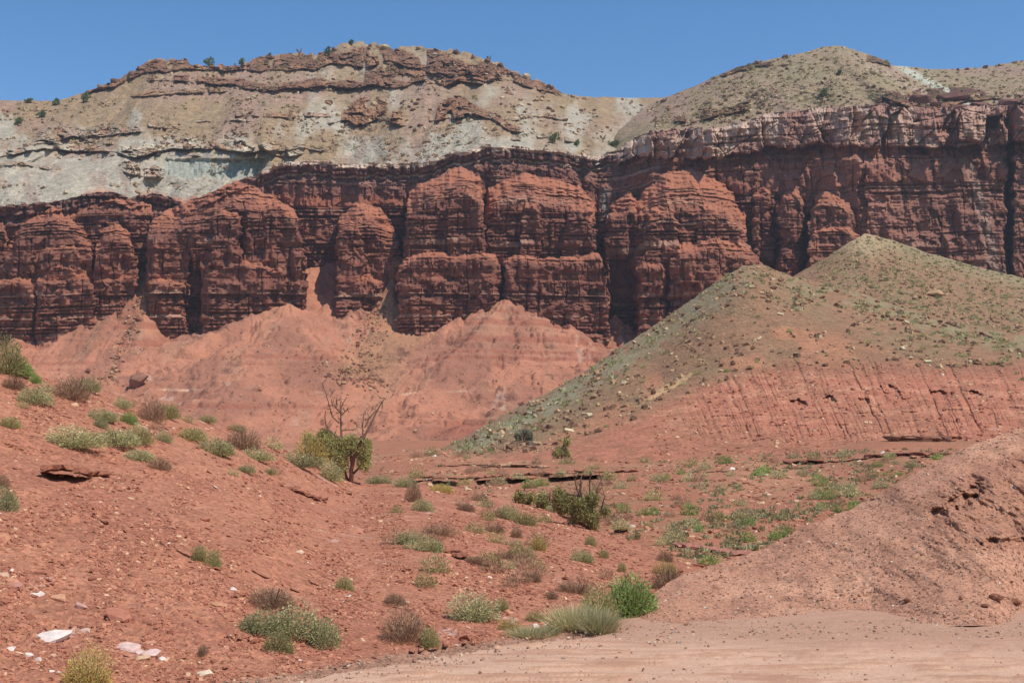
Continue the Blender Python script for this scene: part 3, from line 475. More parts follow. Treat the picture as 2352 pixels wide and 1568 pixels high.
S7 = [(1395, 1446), (1440, 1412), (1480, 1384), (1520, 1346), (1560, 1322), (1640, 1296), (1750, 1262), (1830, 1216), (1900, 1190), (1960, 1166), (2040, 1122), (2120, 1076), (2200, 1034), (2280, 1004), (2352, 980), (2700, 880), (3100, 820)]
mu = np.linspace(1395, 3100, 1300); top = skyl(S7, 2.2, 8)(mu); bot = ip(mu, [(1395, 1450), (1600, 1440), (3100, 1430)])
V = top[None] + (bot - top)[None] * np.linspace(0, 1, 640)[:, None]; U = np.broadcast_to(mu, V.shape)
dep = tps([(1395, 1446, 13.86), (1440, 1412, 15.1), (1520, 1346, 16.6), (1640, 1296, 17.6), (1830, 1216, 18.4), (1960, 1166, 19), (2200, 1034, 20), (2352, 980, 20.6), (3100, 820, 22), (1500, 1422, 14.5), (1700, 1405, 15.1), (2000, 1398, 15.4), (2352, 1396, 15.5), (3100, 1396, 15.5), (1700, 1440, 14.04), (2300, 1440, 14.04), (3100, 1435, 14.1), (2000, 1250, 17.0), (2200, 1180, 17.4), (2352, 1100, 18.6), (2352, 1250, 16.7)])
D = dep(U, V); x0 = (U - CX) / F * D; z0 = CZ + (HZ - V) / F * D; on = sst(8, 40, bot[None] - V)
D = D - on * (.30 * fb2(x0 / .9, z0 / .5, 4) + .045 * fb2(x0 / .18, z0 / .14, 3) + .012 * fb2(x0 / .05, z0 / .05, 2))
rough = sst(2060, 2200, U) * sst(1280, 1230, V + 20 * fb2(U / 40, V / 40, 2)) * sst(40, 75, V - top[None]); f1, f2, idv, dx, dy = worley(x0 / .34 + .4 * fb2(x0, z0 * 2, 2), z0 / .24, 2)
D = D - rough * (.24 * fb2(x0 / .25, z0 / .2, 4))
for cu_, cv_, a_, b_, dd in ((2205, 1150, 36, 24, .6), (2240, 1125, 20, 28, .5), (2320, 1245, 60, 12, .5), (2160, 1175, 30, 12, .4), (1990, 1150, 30, 8, .2)):
    D = D + dd * .38 * sst(1.25, .25, np.hypot((U - cu_ + (V - cv_) * .6) / a_, (V - cv_) / b_) + .8 * fb2(U / 14., V / 10., 3))
col = np.broadcast_to(rgb(194, 132, 108), V.shape + (3,)).copy(); col = cmix(col, rgb(206, 146, 120), sst(-.05, .4, fb2(U / 90., V / 50., 4)) * .8); col = cmix(col, rgb(158, 106, 86), sst(.1, .4, fb2(U / 50. + 6, V / 26., 4)) * .5); col = cmix(col, rgb(160, 98, 78), rough * .5)
mound = Sheet(mu, V, D); mound.build('earth_mound', M_gravel, col, back=(10, 4.0, 3.2))
# ================================================================== 8 LOOSE STONES (nobody could count them)
BOX = np.array([[x, y, z] for z in (-1, 1) for y in (-1, 1) for x in (-1, 1)], float); BF = np.array([[0, 2, 3, 1], [4, 5, 7, 6], [0, 1, 5, 4], [2, 6, 7, 3], [0, 4, 6, 2], [1, 3, 7, 5]])
def rotmat(n, tilt, nrm):
    a = rng.uniform(0, 2 * np.pi, n); up = nrm + rng.normal(0, tilt, (n, 3)); up /= np.linalg.norm(up, axis=1)[:, None]
    t = np.stack([np.cos(a), np.sin(a), np.zeros(n)], 1); t -= up * (t * up).sum(1)[:, None]; t /= np.linalg.norm(t, axis=1)[:, None]
    return np.stack([t, np.cross(up, t), up], 2)
def stones(name, mat, P, size, Nn, cols, tilt=.25, flat=.35, label=None, cat='stones', jit=.32, sink=.3):
    n = len(P); s = size[:, None] * np.c_[rng.uniform(.7, 1.3, n), rng.uniform(.45, 1., n), rng.uniform(.5, 1.2, n) * flat] * .5
    b = BOX[None] * (1 + rng.uniform(-jit, jit, (n, 8, 3))); b[:, 4:, :2] *= .8
    b = b * s[:, None]; M = rotmat(n, tilt, Nn); co = np.einsum('nij,nkj->nki', M, b) + P[:, None] + (Nn * (s[:, 2] * (1 - sink * 2))[:, None])[:, None]
    f = (BF[None] + np.arange(n)[:, None, None] * 8).reshape(-1, 4)
    me = np_mesh(name, co.reshape(-1, 3), f, mat, np.repeat(cols, 8, 0), smooth=False); o = link(name, me); tag(o, label, cat, kind='stuff'); return o
def sheet_pts(sh, u, v, k=6):
    P = np.empty((len(u), 3)); Nn = np.empty((len(u), 3)); nr, nc = sh.V.shape
    jj = np.clip(np.searchsorted(sh.u, u), k, nc - k - 1)
    for q in range(len(u)):
        j = jj[q]; i = int(np.searchsorted(sh.V[:, j], v[q])); i = min(max(i, k), nr - k - 1)
        P[q] = sh.X[i, j], sh.Y[i, j], sh.Z[i, j]
        a = (sh.X[i, j + k] - sh.X[i, j - k], sh.Y[i, j + k] - sh.Y[i, j - k], sh.Z[i, j + k] - sh.Z[i, j - k]); b = (sh.X[i - k, j] - sh.X[i + k, j], sh.Y[i - k, j] - sh.Y[i + k, j], sh.Z[i - k, j] - sh.Z[i + k, j])
        Nn[q] = a[1] * b[2] - a[2] * b[1], a[2] * b[0] - a[0] * b[2], a[0] * b[1] - a[1] * b[0]
    Nn /= np.linalg.norm(Nn, axis=1)[:, None] + 1e-9; Nn[Nn[:, 2] < 0] *= -1
    return P, Nn
def pick(n, u0, u1, ftop, fbot, dens=None):
    u = rng.uniform(u0, u1, n * 3); t, b = ftop(u), fbot(u); v0 = rng.uniform(min(t.min(), b.min()), b.max(), n * 3); m = (v0 > t) & (v0 < b)
    if dens is not None: m &= rng.random(n * 3) < dens(u, v0)
    return u[m][:n], v0[m][:n]
def palette(n, cs, ws, var=.12, gain=1.):
    cs = np.array([rgb(*c) for c in cs]) * gain; ws = np.array(ws, float); i = rng.choice(len(cs), n, p=ws / ws.sum()); return cs[i] * rng.uniform(1 - var, 1 + var, (n, 1))
RED3 = [(190, 114, 90), (174, 98, 78), (204, 132, 104), (222, 176, 140), (236, 214, 200)]
fS6 = lambda u: ip(u, S6) + 1; fRE = lambda u: ip(u, RE) - 6
u, v = pick(52000, -250, 1690, fS6, fRE, lambda u, v: .08 + .92 * sst(.3, .7, n2(u / 60. + 3, v / 40.)) * (.4 + .6 * sst(.3, .6, n2(u / 150. + 3 + v / 90., v / 14.))))
P, Nn = sheet_pts(hs, u, v); n = len(u); sz = (.020 + .038 * rng.random(n) ** 3) * (1 + (P[:, 1] - 11) * .055); big = rng.random(n) < .012; sz[big] *= 2.0
stones('shale_chips', M_stone, P, sz, Nn, palette(n, RED3, [5, 4, 2.6, .35, .03]), .28, .24, 'flat red shale chips scattered over the near red slope', 'stone chips')
u, v = pick(15000, -100, 2600, lambda u: 1030 + 0 * u, lambda u: np.where(u < 1640, ip(u, S6) + 20, ip(u, S7) + 14), lambda u, v: .3 + .7 * sst(.35, .6, n2(u / 70., v / 16.)))
P, Nn = sheet_pts(valley, u, v); n = len(u); sz = (.06 + .22 * rng.random(n) ** 3.5) * (P[:, 1] / 50) ** .6
stones('valley_stones', M_stone, P, sz, Nn, palette(n, RED3, [4, 3, 3, 1, .15]), .2, .3, 'small flat stones scattered over the red valley floor', 'stones')
u, v = pick(10000, 1400, 2500, lambda u: ip(u, S7) + 1, lambda u: 0 * u + 1440)
P, Nn = sheet_pts(mound, u, v); n = len(u); sz = .012 + .034 * rng.random(n) ** 3.5
stones('gravel', M_stone, P, sz, Nn, palette(n, [(184, 130, 108), (166, 112, 92), (200, 158, 134), (168, 142, 130), (214, 190, 172)], [5, 3, 2, .4, .4]), .5, .45, 'loose grey and brown gravel on the earth mound', 'gravel')
u, v = pick(5000, -300, 2500, fRE, lambda u: 0 * u + 1640, lambda u, v: np.where(v < ip(u, RE) + 40, 1, .12)); D_ = CZ * F / (v - HZ); n = len(u)
P = np.c_[(u - CX) / F * D_, D_, np.full(n, .012)]; sz = .008 + .03 * rng.random(n) ** 4
stones('road_gravel', M_stone, P, sz, np.tile([0, 0, 1.], (n, 1)), palette(n, [(190, 150, 128), (166, 122, 102), (214, 186, 164), (170, 150, 140)], [4, 3, 2, .6]), .5, .6, 'fine gravel along the edge of the pale dirt road', 'gravel')
# slopes of the mesa, of the far hill, of the green ridges
u, v = pick(6500, -300, 1480, lambda u: ip(u, SKY1) + 2, lambda u: ip(u, RIM) - 4, lambda u, v: (1 - .7 * (u < 560) * (v > 340)) * (.15 + .85) * sst(.45, .7, n2(u / 45. + 9, v / 30.)))
P, Nn = sheet_pts(mesa, u, v); n = len(u); sz = .2 + 1.2 * rng.random(n) ** 4
stones('mesa_rubble', M_far_stone, P, sz, Nn, palette(n, [(170, 136, 108), (150, 112, 88), (196, 170, 142), (124, 86, 70)], [5, 3, 2, 1]), .3, .6, 'broken rock rubble strewn over the pale slope above the cliffs', 'rubble', sink=.2)
u, v = pick(5200, 1480, 2600, lambda u: ip(u, SKY2) + 2, lambda u: ip(u, RIM) - 3, lambda u, v: .15 + .85 * sst(.4, .7, n2(u / 45. + 9, v / 24.)) * sst(90, 260, v + (1900 - u) * .1))
P, Nn = sheet_pts(hillr, u, v); n = len(u); sz = .2 + 1.0 * rng.random(n) ** 4
stones('hill_rubble', M_far_stone, P, sz, Nn, palette(n, [(160, 124, 100), (124, 90, 72), (196, 168, 138)], [4, 3, 2]), .3, .6, 'dark and tan rubble on the far grey green hill', 'rubble', sink=.2)
u, v = pick(9000, 1010, 2500, lambda u: ip(u, S4) + 1, lambda u: np.minimum(np.interp(u, ru, bline[0]) + 10, 1040), lambda u, v: .12 + .88 * sst(.45, .7, n2(u / 36., v / 22.)) * sst(260, 20, v - ip(u, S4)))
P, Nn = sheet_pts(ridge, u, v); n = len(u); sz = .08 + .6 * rng.random(n) ** 4.5
stones('ridge_rubble', M_far_stone, P, sz, Nn, palette(n, [(168, 128, 98), (136, 96, 76), (200, 160, 124), (206, 184, 150)], [4, 3, 2, 1]), .35, .6, 'brown and tan rubble along the crest of the green ridge', 'rubble', sink=.2)
u, v = pick(5000, 1500, 2500, lambda u: np.interp(u, ru, bline[0]), lambda u: 0 * u + 1045)
P, Nn = sheet_pts(ridge, u, v); n = len(u); sz = .06 + .3 * rng.random(n) ** 5
stones('bank_stones', M_stone, P, sz, Nn, palette(n, RED3, [4, 3, 3, 1.5, .2]), .3, .5, 'small stones on the furrowed red bank', 'stones')
u, v = pick(3000, 1760, 2500, lambda u: ip(u, S3) + 1, lambda u: ip(u, S4) - 2)
P, Nn = sheet_pts(hillb, u, v); n = len(u); sz = .10 + .55 * rng.random(n) ** 4.5
stones('hill_stones', M_far_stone, P, sz, Nn, palette(n, [(168, 128, 98), (130, 96, 76), (200, 160, 124)], [4, 3, 2]), .35, .55, 'scattered stones on the brown hill behind the ridge', 'stones')
def talus_pts(u, v):
    P = np.array([ray_talus(a, b) for a, b in zip(u, v)]); return P, np.tile([0, -.35, .93], (len(u), 1))
rr_ = []
for (ln, wd, k) in (([(322, 640), (322, 700), (300, 760), (278, 800), (262, 850), (240, 880)], 20, 420), ([(880, 700), (860, 740), (840, 790), (830, 850), (860, 890)], 44, 620), ([(760, 830), (800, 880)], 60, 160), ([(1420, 740), (1440, 770)], 10, 50)):
    ln = np.array(ln, float); t = rng.random(k) * (len(ln) - 1); i = t.astype(int); p = ln[i] + (ln[i + 1] - ln[i]) * (t - i)[:, None]; p[:, 0] += rng.normal(0, wd * .5, k); p[:, 1] += rng.normal(0, 6, k); rr_.append(p)
p = np.concatenate(rr_ + [np.c_[rng.uniform(0, 1400, 1500), rng.uniform(790, 1015, 1500)]]); P, Nn = talus_pts(p[:, 0], p[:, 1]); n = len(P)
stones('gully_rubble', M_far_stone, P, np.r_[.14 + .7 * rng.random(n - 1500) ** 3, .10 + .4 * rng.random(1500) ** 4], Nn, palette(n, [(188, 142, 108), (176, 118, 92), (204, 168, 132), (150, 96, 78)], [4, 4, 1.4, 1.5]), .4, .65, 'tan rubble lying in the gullies of the red badland slopes', 'rubble', sink=.2)
# ================================================================== 9 BOULDERS AND SLABS one could count
import bmesh
def hull_rock(name, seed, sx, sy, sz, mat, color, n=22, flat=False):
    r = np.random.default_rng(seed); bm = bmesh.new(); p = r.normal(0, 1, (n, 3)); p /= np.linalg.norm(p, axis=1)[:, None]; p *= r.uniform(.75, 1.05, (n, 1))
    if flat: p[:, 2] = np.clip(p[:, 2] * 2.2, -1, 1)
    for q in p: bm.verts.new((q[0] * sx, q[1] * sy, q[2] * sz))
    g = bmesh.ops.convex_hull(bm, input=bm.verts[:]); bmesh.ops.delete(bm, geom=[e for e in g['geom_interior'] if isinstance(e, bmesh.types.BMVert)], context='VERTS')
    bmesh.ops.triangulate(bm, faces=bm.faces[:]); bmesh.ops.subdivide_edges(bm, edges=bm.edges[:], cuts=3, use_grid_fill=True)
    bm.verts.ensure_lookup_table(); co = np.array([v.co[:] for v in bm.verts]); s = max(sx, sy, sz)
    dsp = 1 + .07 * fb3(co[:, 0] / s * 2.5 + seed, co[:, 1] / s * 2.5, co[:, 2] / s * 5, 3)
    for v, k in zip(bm.verts, dsp): v.co *= k
    me = bpy.data.meshes.new(name); bm.to_mesh(me); bm.free(); me.materials.append(mat)
    c = np.asarray(color) * (1 + .18 * fb3(co[:, 0] / s * 3, co[:, 1] / s * 3, co[:, 2] / s * 9 + seed, 3))[:, None]
    ca = me.attributes.new('tint', 'FLOAT_COLOR', 'POINT'); ca.data.foreach_set('color', np.c_[np.clip(c, 0, 1), np.ones(len(c))].astype(np.float32).ravel()); return me
def place_rock(name, me, P, rot=(0, 0, 0), sc3=(1, 1, 1), label=None, cat=None, group=None):
    o = link(name, me); o.location = P; o.rotation_euler = rot; o.scale = sc3; tag(o, label, cat, group); return o
def rock(sh, u, v, wpx, hpx, color, label, name='boulder', cat='boulder', flat=False, seed=1, mat=None, group=None, lift=.25, tilt=0, deep=.8):
    P = ray_talus(u, v) if sh is None else sh.at(u, v); s = P[1] / F; wpx *= 1.15 if flat else 1; a, c = wpx * s / 2, hpx * s / 2
    me = hull_rock(name, seed, a, a * deep * (.8 if flat else 1), c * (1.25 if flat else 1), mat or M_far_stone, color, flat=flat)
    return place_rock(name, me, (P[0], P[1], P[2] + c * lift * 2), (R(20) if flat else 0, R(tilt), 0), label=label, cat=cat, group=group)
rock(None, 317, 884, 54, 42, rgb(158, 102, 86), 'large dark layered boulder lying at the foot of the left gully', seed=3, tilt=-25)
rock(None, 202, 856, 16, 14, rgb(140, 88, 74), 'small round boulder alone on the smooth red slope left of the gully', seed=4)
rock(None, 322, 736, 26, 16, rgb(150, 92, 76), 'red boulder resting at the top of the rubble gully', seed=5)
rock(None, 800, 852, 14, 10, rgb(196, 160, 120), 'pale tan boulder in the rubble below the narrow buttress', seed=6)
rock(None, 1422, 768, 26, 14, rgb(150, 96, 80), 'angular boulder at the mouth of the dark cleft beside the ridge', seed=7)
WHT = rgb(236, 214, 206); RSL = rgb(190, 112, 92)
for u, v, a, b, c, lb, tl in ((120, 1466, 86, 16, WHT, 'large pale pink flat slab, widest of the pale slabs at lower left', -3), (86, 1368, 42, 10, WHT, 'pale pinkish slab with a ragged lower edge above the large pale slab', 4),
        (36, 1348, 36, 10, rgb(196, 130, 116), 'rose coloured oval slab near the left edge of the photo', 2), (132, 1375, 42, 10, rgb(214, 150, 120), 'orange tan triangular slab right of the ragged pale slab', 3),
        (184, 1393, 34, 14, rgb(206, 150, 140), 'rectangular pink block with a grey rim on the red slope', 5), (270, 1420, 66, 20, RSL, 'big smooth red slab tilted on the near red slope', 12),
        (195, 1449, 26, 8, rgb(220, 178, 160), 'small pale pink slab between the big red slab and the large pale one', 2), (24, 1492, 28, 8, WHT, 'thin white slab at the far lower left', 2),
        (68, 1504, 24, 8, WHT, 'short white slab second from the left edge at the bottom', 8), (88, 1517, 16, 10, WHT, 'small upright white triangular stone at lower left', -20),
        (290, 1486, 70, 7, rgb(220, 180, 172), 'long thin pinkish slab on top of the slab pile beside the yellow shrub', 4), (318, 1498, 36, 7, rgb(226, 186, 178), 'pink striped slab in the middle of the slab pile', 3),
        (346, 1502, 46, 9, rgb(226, 186, 180), 'pale pink slab at the right end of the slab pile', 0), (330, 1513, 36, 9, rgb(222, 176, 140), 'tan rounded slab at the front of the slab pile', 2), (372, 1513, 22, 7, WHT, 'small white slab at the right of the slab pile', 0),
        (470, 1548, 36, 8, rgb(230, 204, 176), 'cream slab near the road edge at the bottom', 0), (690, 1270, 26, 8, rgb(232, 196, 170), 'cream slab in the middle of the red slope', 5), (1229, 1439, 16, 9, rgb(240, 226, 216), 'white stone beside the grass tufts by the road', 0),
        (534, 1354, 22, 6, rgb(232, 206, 200), 'small white slab left of the dry brown bush', 0), (10, 1322, 26, 10, rgb(226, 180, 156), 'pale stone cut by the left edge of the photo', 0), (505, 1390, 40, 9, rgb(204, 138, 104), 'long orange flagstone lying above the sagebrush cluster', 16),
        (470, 1195, 22, 9, RSL, 'red block below the eroded overhang', 10), (396, 1213, 18, 8, rgb(190, 124, 100), 'small red flagstone under the eroded overhang', 10), (820, 1222, 40, 10, rgb(196, 124, 100), 'red flagstone on the slope below the dead-topped juniper', 20)):
    rock(hs, u, v, a, b, c, lb, 'rock_slab', 'slab', flat=True, seed=int(u + v), mat=M_stone, lift=.18, tilt=tl, deep=.9)
for u, v, a, b, lb in ((2082, 1382, 20, 14, 'brown rounded stone at the foot of the earth mound'), (2206, 1376, 12, 9, 'small dark clod right of the rounded stone at the mound foot'), (2290, 1378, 40, 22, 'large reddish clod at the right foot of the mound'), (2330, 1386, 34, 18, 'dark clod at the right edge by the mound foot'), (2262, 1392, 26, 10, 'low crumbly clod left of the large reddish clod')):
    rock(mound, u, v, a, b, rgb(150, 92, 70), lb, 'boulder', 'boulder', seed=int(u), mat=M_gravel, lift=.3)
for u, v, a, b, lb in ((1500, 905, 14, 20, 'dark boulder standing on the lower end of the ridge'), (1683, 838, 14, 16, 'dark block on the edge of the red bank under a pale bush'), (2148, 680, 46, 22, 'large tan boulder on the brown slope behind the ridge')):
    rock(hillb if a == 46 else ridge, u, v, a, b, rgb(196, 150, 116) if a == 46 else rgb(130, 88, 72), lb, seed=int(u))
rocks = [hull_rock('boulder', 100 + i, .5, .42, .36, M_far_stone, rgb(*c)) for i, c in enumerate([(150, 106, 82), (132, 92, 74), (176, 132, 100), (196, 164, 128)])]
def boulders(sh, pts, lab, grp, s0, s1):
    for i, (u, v) in enumerate(pts):
        P = sh.at(u, v); s = random.uniform(s0, s1) * P[1] / F; place_rock('boulder', rocks[random.choice([0, 0, 1, 1, 2, 3])], P + np.array([0, 0, s * .1]), (random.uniform(-.4, .4), random.uniform(-.4, .4), random.uniform(0, 6.28)), (s, s, s * random.uniform(.6, 1)), lab, 'boulder', grp)
bp = [(random.uniform(1560, 2330), 0) for _ in range(70)]; bp = [(u, float(ip(u, S4)) + abs(random.gauss(0, 40)) + 6) for u, _ in bp]
boulders(ridge, bp, 'weathered boulder among the rubble along the crest of the green ridge', 'boulders along the ridge crest', 8, 22)
bp = [(random.uniform(1000, 1650), 0) for _ in range(24)]; boulders(ridge, [(u, float(ip(u, S4)) + random.uniform(8, 70)) for u, _ in bp], 'dark boulder on the pale green lower flank of the ridge', 'boulders on the ridge flank', 6, 13)
boulders(hillr, [(random.uniform(1520, 1760), random.uniform(235, 285)) for _ in range(26)], 'dark boulder on the slope above the pale cliff band', 'boulders above the pale cliff band', 9, 20)
boulders(hillr, [(u, float(ip(u, SKY2)) + 3) for u in (1738, 1803, 1937, 2155, 2200, 2222, 2262, 2300, 2330)], 'dark boulder standing on the far hill skyline', 'boulders on the far skyline', 10, 20)
boulders(mesa, [(random.uniform(1120, 1300), random.uniform(215, 290)) for _ in range(30)], 'flat tan boulder on the slope right of the mesa top', 'boulders on the mesa shoulder', 8, 19)
boulders(mesa, [(random.uniform(740, 1100), random.uniform(225, 300)) for _ in range(40)], 'brown boulder in the tumbled rocks below the mesa rim', 'boulders below the mesa rim', 9, 20)
boulders(mesa, [(random.uniform(300, 1240), 0) for _ in range(1)] and [(u, float(ip(u, SKY1)) + 4) for u in (205, 232, 262, 300, 322, 352, 396, 455, 620, 700, 765, 850, 884, 912, 960, 1000, 1048, 1088, 1120, 1150, 1176, 1206, 1240, 1262)], 'rim boulder on the skyline of the mesa', 'boulders on the mesa skyline', 14, 30)
for i, (u, v, a, b) in enumerate(((2190, 232, 84, 30), (2112, 234, 56, 18), (2065, 240, 44, 11), (2140, 244, 50, 13), (2250, 246, 50, 12), (2320, 240, 60, 14), (2030, 246, 40, 9), (2215, 252, 60, 12))):
    rock(hillr, u, v, a, b, rgb(128, 82, 76), ['large maroon cap rock with an overhanging top above the pale cliff band', 'dark layered maroon rock left of the large cap rock'][i] if i < 2 else 'maroon ledge block in the outcrop above the pale cliff band', seed=40 + i, group=None if i < 2 else 'maroon outcrop blocks', flat=i != 0)
for i in range(16):
    u = 955 + i * 31 + random.uniform(-9, 9); P = valley.at(u, float(ip(u, [(940, 1108), (1200, 1103), (1480, 1095)])) + random.uniform(2, 9)); q = random.uniform(6, 15) * P[1] / F
    place_rock('boulder', rocks[0] if i else rocks[1], P, (random.uniform(-.3, .3), random.uniform(-.3, .3), random.uniform(0, 6)), (q * 1.5, q, q * .7), 'fallen red block lying just below the long valley ledge', 'boulder', 'fallen blocks below the long ledge')
def ledge_thing(cl, th, color, label, seed, over=1.0, sh=None):              # one broken rock ledge of overlapping slabs
    sh = sh or valley; r = np.random.default_rng(seed); bm = bmesh.new(); u = cl[0][0]; first = sh.at(*cl[0])
    while u < cl[-1][0]:
        wd = r.uniform(18, 50); v = float(ip(u + wd / 2, cl)); P = sh.at(u + wd / 2, v - 3); s = P[1] / F
        me = hull_rock('tmp', int(r.integers(1e6)), wd * s * .62, over, th * s * .5 * r.uniform(.6, 1.2), M_red, color, flat=True)
        off = P + np.array([0, over * .2, th * s * .55]) - first
        for vv in me.vertices: vv.co = Vector(vv.co) + Vector(off)
        bm.from_mesh(me); bpy.data.meshes.remove(me); u += wd * .55
    me = bpy.data.meshes.new('rock_ledge'); bm.to_mesh(me); bm.free(); me.materials.append(M_red); o = link('rock_ledge', me); o.location = first; tag(o, label, 'rock ledge')
ledge_thing([(960, 1099), (1060, 1102), (1200, 1094), (1330, 1088), (1440, 1086)], 6, rgb(184, 112, 88), 'long low undercut red ledge crossing the valley behind the dead-topped junipers', 1, 1.2)
ledge_thing([(2040, 1010), (2120, 1002), (2170, 998)], 11, rgb(170, 108, 86), 'dark undercut ledge at the foot of the furrowed bank on the right', 2, 1.6)
ledge_thing([(1800, 1068), (1870, 1064)], 7, rgb(164, 92, 74), 'short broken red ledge in the middle of the shrubby valley', 3, 1.0)
ledge_thing([(1985, 1054), (2080, 1048), (2150, 1046)], 6, rgb(168, 98, 78), 'thin dark ledge right of the short broken one, near the mound crest', 4, 1.0)
ledge_thing([(1060, 1070), (1190, 1072), (1250, 1076)], 4, rgb(204, 150, 120), 'pale thin slabs in a row below the small upright juniper', 5, .8)
ledge_thing([(1545, 1257), (1600, 1262), (1690, 1278)], 9, rgb(186, 116, 100), 'pile of pinkish flagstones where the slope meets the mound', 6, .5)
ledge_thing([(95, 1083), (150, 1082), (212, 1097)], 13, rgb(176, 100, 78), 'eroded red rock overhang with a dark hollow under it on the near slope', 7, .22, hs)
ledge_thing([(630, 1112), (680, 1132), (730, 1152)], 6, rgb(170, 96, 74), 'broken red rim of a small gully on the slope below the olive shrubs', 8, .2, hs)
ledge_thing([(1010, 1262), (1060, 1282), (1110, 1300)], 7, rgb(170, 96, 74), 'short red scarp running down from the sagebrush row', 9, .2, hs)
# ================================================================== 10 SHRUBS AND TREES
def quads(P, d, n_, L, W):                                             # leaf blades: base P, direction d, side n_, length, width
    side = np.cross(d, n_); side /= np.linalg.norm(side, axis=1)[:, None] + 1e-9
    L = np.asarray(L).reshape(-1, 1); W = np.asarray(W).reshape(-1, 1)
    co = np.stack([P - side * W * .35, P + side * W * .35, P + d * L * .6 + side * W * .5, P + d * L, P + d * L * .6 - side * W * .5], 1)
    return co.reshape(-1, 3), (np.arange(len(P))[:, None] * 5 + np.arange(5)[None])
def unit(v): return v / (np.linalg.norm(v, axis=-1, keepdims=True) + 1e-9)
def stems(r, n, W, H, rad, spread=1.0):
    co = []; fc = []; tips = []
    for i in range(n):
        a = r.uniform(0, 6.28); q = r.random() ** .5 * spread; tip = np.array([math.cos(a) * q * W, math.sin(a) * q * W, H * math.sqrt(max(.05, 1 - q * q * .8)) * r.uniform(.7, 1.05)])
        b = np.array([math.cos(a) * .12 * W, math.sin(a) * .12 * W, 0]); mid = (b + tip) / 2 + np.array([0, 0, -.08 * H]) + r.normal(0, .05, 3) * W
        pts = [b, mid, tip]; k = len(co)
        for p_, rr2 in zip(pts, (rad, rad * .7, rad * .25)):
            for m in range(3): co.append(p_ + np.array([math.cos(m * 2.1) * rr2, math.sin(m * 2.1) * rr2, 0]))
        for s in range(2):
            for m in range(3): fc.append([k + s * 3 + m, k + s * 3 + (m + 1) % 3, k + s * 3 + 3 + (m + 1) % 3, k + s * 3 + 3 + m])
        tips.append((b, mid, tip))
    return np.array(co), np.array(fc), tips
KINDS = {  # colours, leaf length, leaf width, droop/upright, bare stem share
 'sage': ([(180, 174, 128), (164, 158, 112), (190, 184, 144), (158, 142, 106)], .075, .030, .5),
 'olive': ([(168, 160, 108), (150, 142, 92), (184, 172, 122), (140, 124, 84)], .09, .022, .8),
 'dry': ([(168, 134, 108), (150, 112, 88), (186, 152, 124), (130, 92, 74)], .13, .012, 1.2),
 'green': ([(136, 156, 88), (118, 138, 74), (154, 170, 104), (140, 144, 84)], .10, .024, .35),
 'yellow': ([(190, 164, 92), (170, 142, 78), (176, 160, 110), (200, 178, 110)], .09, .022, .8),
 'grass': ([(176, 168, 122), (196, 180, 140), (156, 150, 104), (206, 190, 150)], .34, .011, 2.6)}
def shrub_mesh(kind, seed, n, ns=14, name='foliage', thin=1.):
    r = np.random.default_rng(seed); cs, ll, lw, up = KINDS[kind]; sc_, sf, tips = stems(r, ns, .44, .9, .012 if kind != 'grass' else .004)
    k = math.sqrt(1500 / n) * thin; lob = r.normal(0, 1, (9, 3)); lob = unit(lob); lob[:, 2] = abs(lob[:, 2]); la = r.uniform(.72, 1.12, 9)
    if kind == 'grass':
        a = r.uniform(0, 6.28, n); q = r.random(n) ** .7 * .42; P = np.c_[np.cos(a) * q, np.sin(a) * q, np.zeros(n)]; d = unit(np.c_[np.cos(a) * q * 1.6, np.sin(a) * q * 1.6, np.ones(n) * .9] + r.normal(0, .26, (n, 3))); L = r.uniform(.35, 1.05, n); Wd = lw * k * 1.2 * np.ones(n)
    else:
        d0 = unit(np.c_[r.normal(0, 1, (n, 2)), np.abs(r.normal(0, .8, n)) - .12]); f = la[np.argmax(d0 @ lob.T, 1)]; q = r.random(n) ** .38 * f
        P = d0 * q[:, None] * np.array([.46, .46, .86]) + [0, 0, .06]; P[:, 2] = np.maximum(P[:, 2], .01); P += r.normal(0, .02, (n, 3))
        d = unit(d0 + np.array([0, 0, up]) + r.normal(0, .55, (n, 3))); L = ll * k * r.uniform(.6, 1.4, n); Wd = lw * k * r.uniform(.7, 1.3, n)
    co, fc = quads(P, d, r.normal(0, 1, (n, 3)), L, Wd); c = palette(n, cs, [3, 3, 2, 1.4], .2, 1.3); c = np.repeat(c, 5, 0)
    me = np_mesh(name, co, fc, M_leaf, c, smooth=False)
    sm_ = np_mesh('stem', sc_, sf, M_bark, np.tile(rgb(120, 96, 80), (len(sc_), 1)))
    return me, sm_
VAR = {k: [shrub_mesh(k, 10 * i + j, 3400 if k != 'grass' else 1500, 20) for j in range(3)] for i, k in enumerate(KINDS)}
def merged(kind, seed, n):
    me, st = shrub_mesh(kind, seed, n, 6, 'shrub', .72); bpy.data.meshes.remove(st); return me
LOD = {k: [merged(k, 200 + 10 * i + j, 520) for j in range(3)] for i, k in enumerate(KINDS)}
def big_shrub(sh, u, v, wpx, hpx, kind, label, name='shrub', cat='shrub', group=None):
    P = sh.at(u, v); s = P[1] / F; wpx *= 1.5 if v < 1110 else 1.22; hpx *= 1.25 if v < 1110 else 1.15; e = bpy.data.objects.new(name, None); C.objects.link(e); e.location = P - np.array([0, 0, .02]); e.scale = (wpx * s, wpx * s * .8, hpx * s * 1.05); e.rotation_euler = (0, 0, random.uniform(0, 6.28)) if wpx < 1.6 * hpx else (0, 0, random.choice([0, 3.14]) + random.uniform(-.3, .3))
    me, st = random.choice(VAR[kind]); link('foliage', me, e); link('stem', st, e); tag(e, label, cat, group); return e
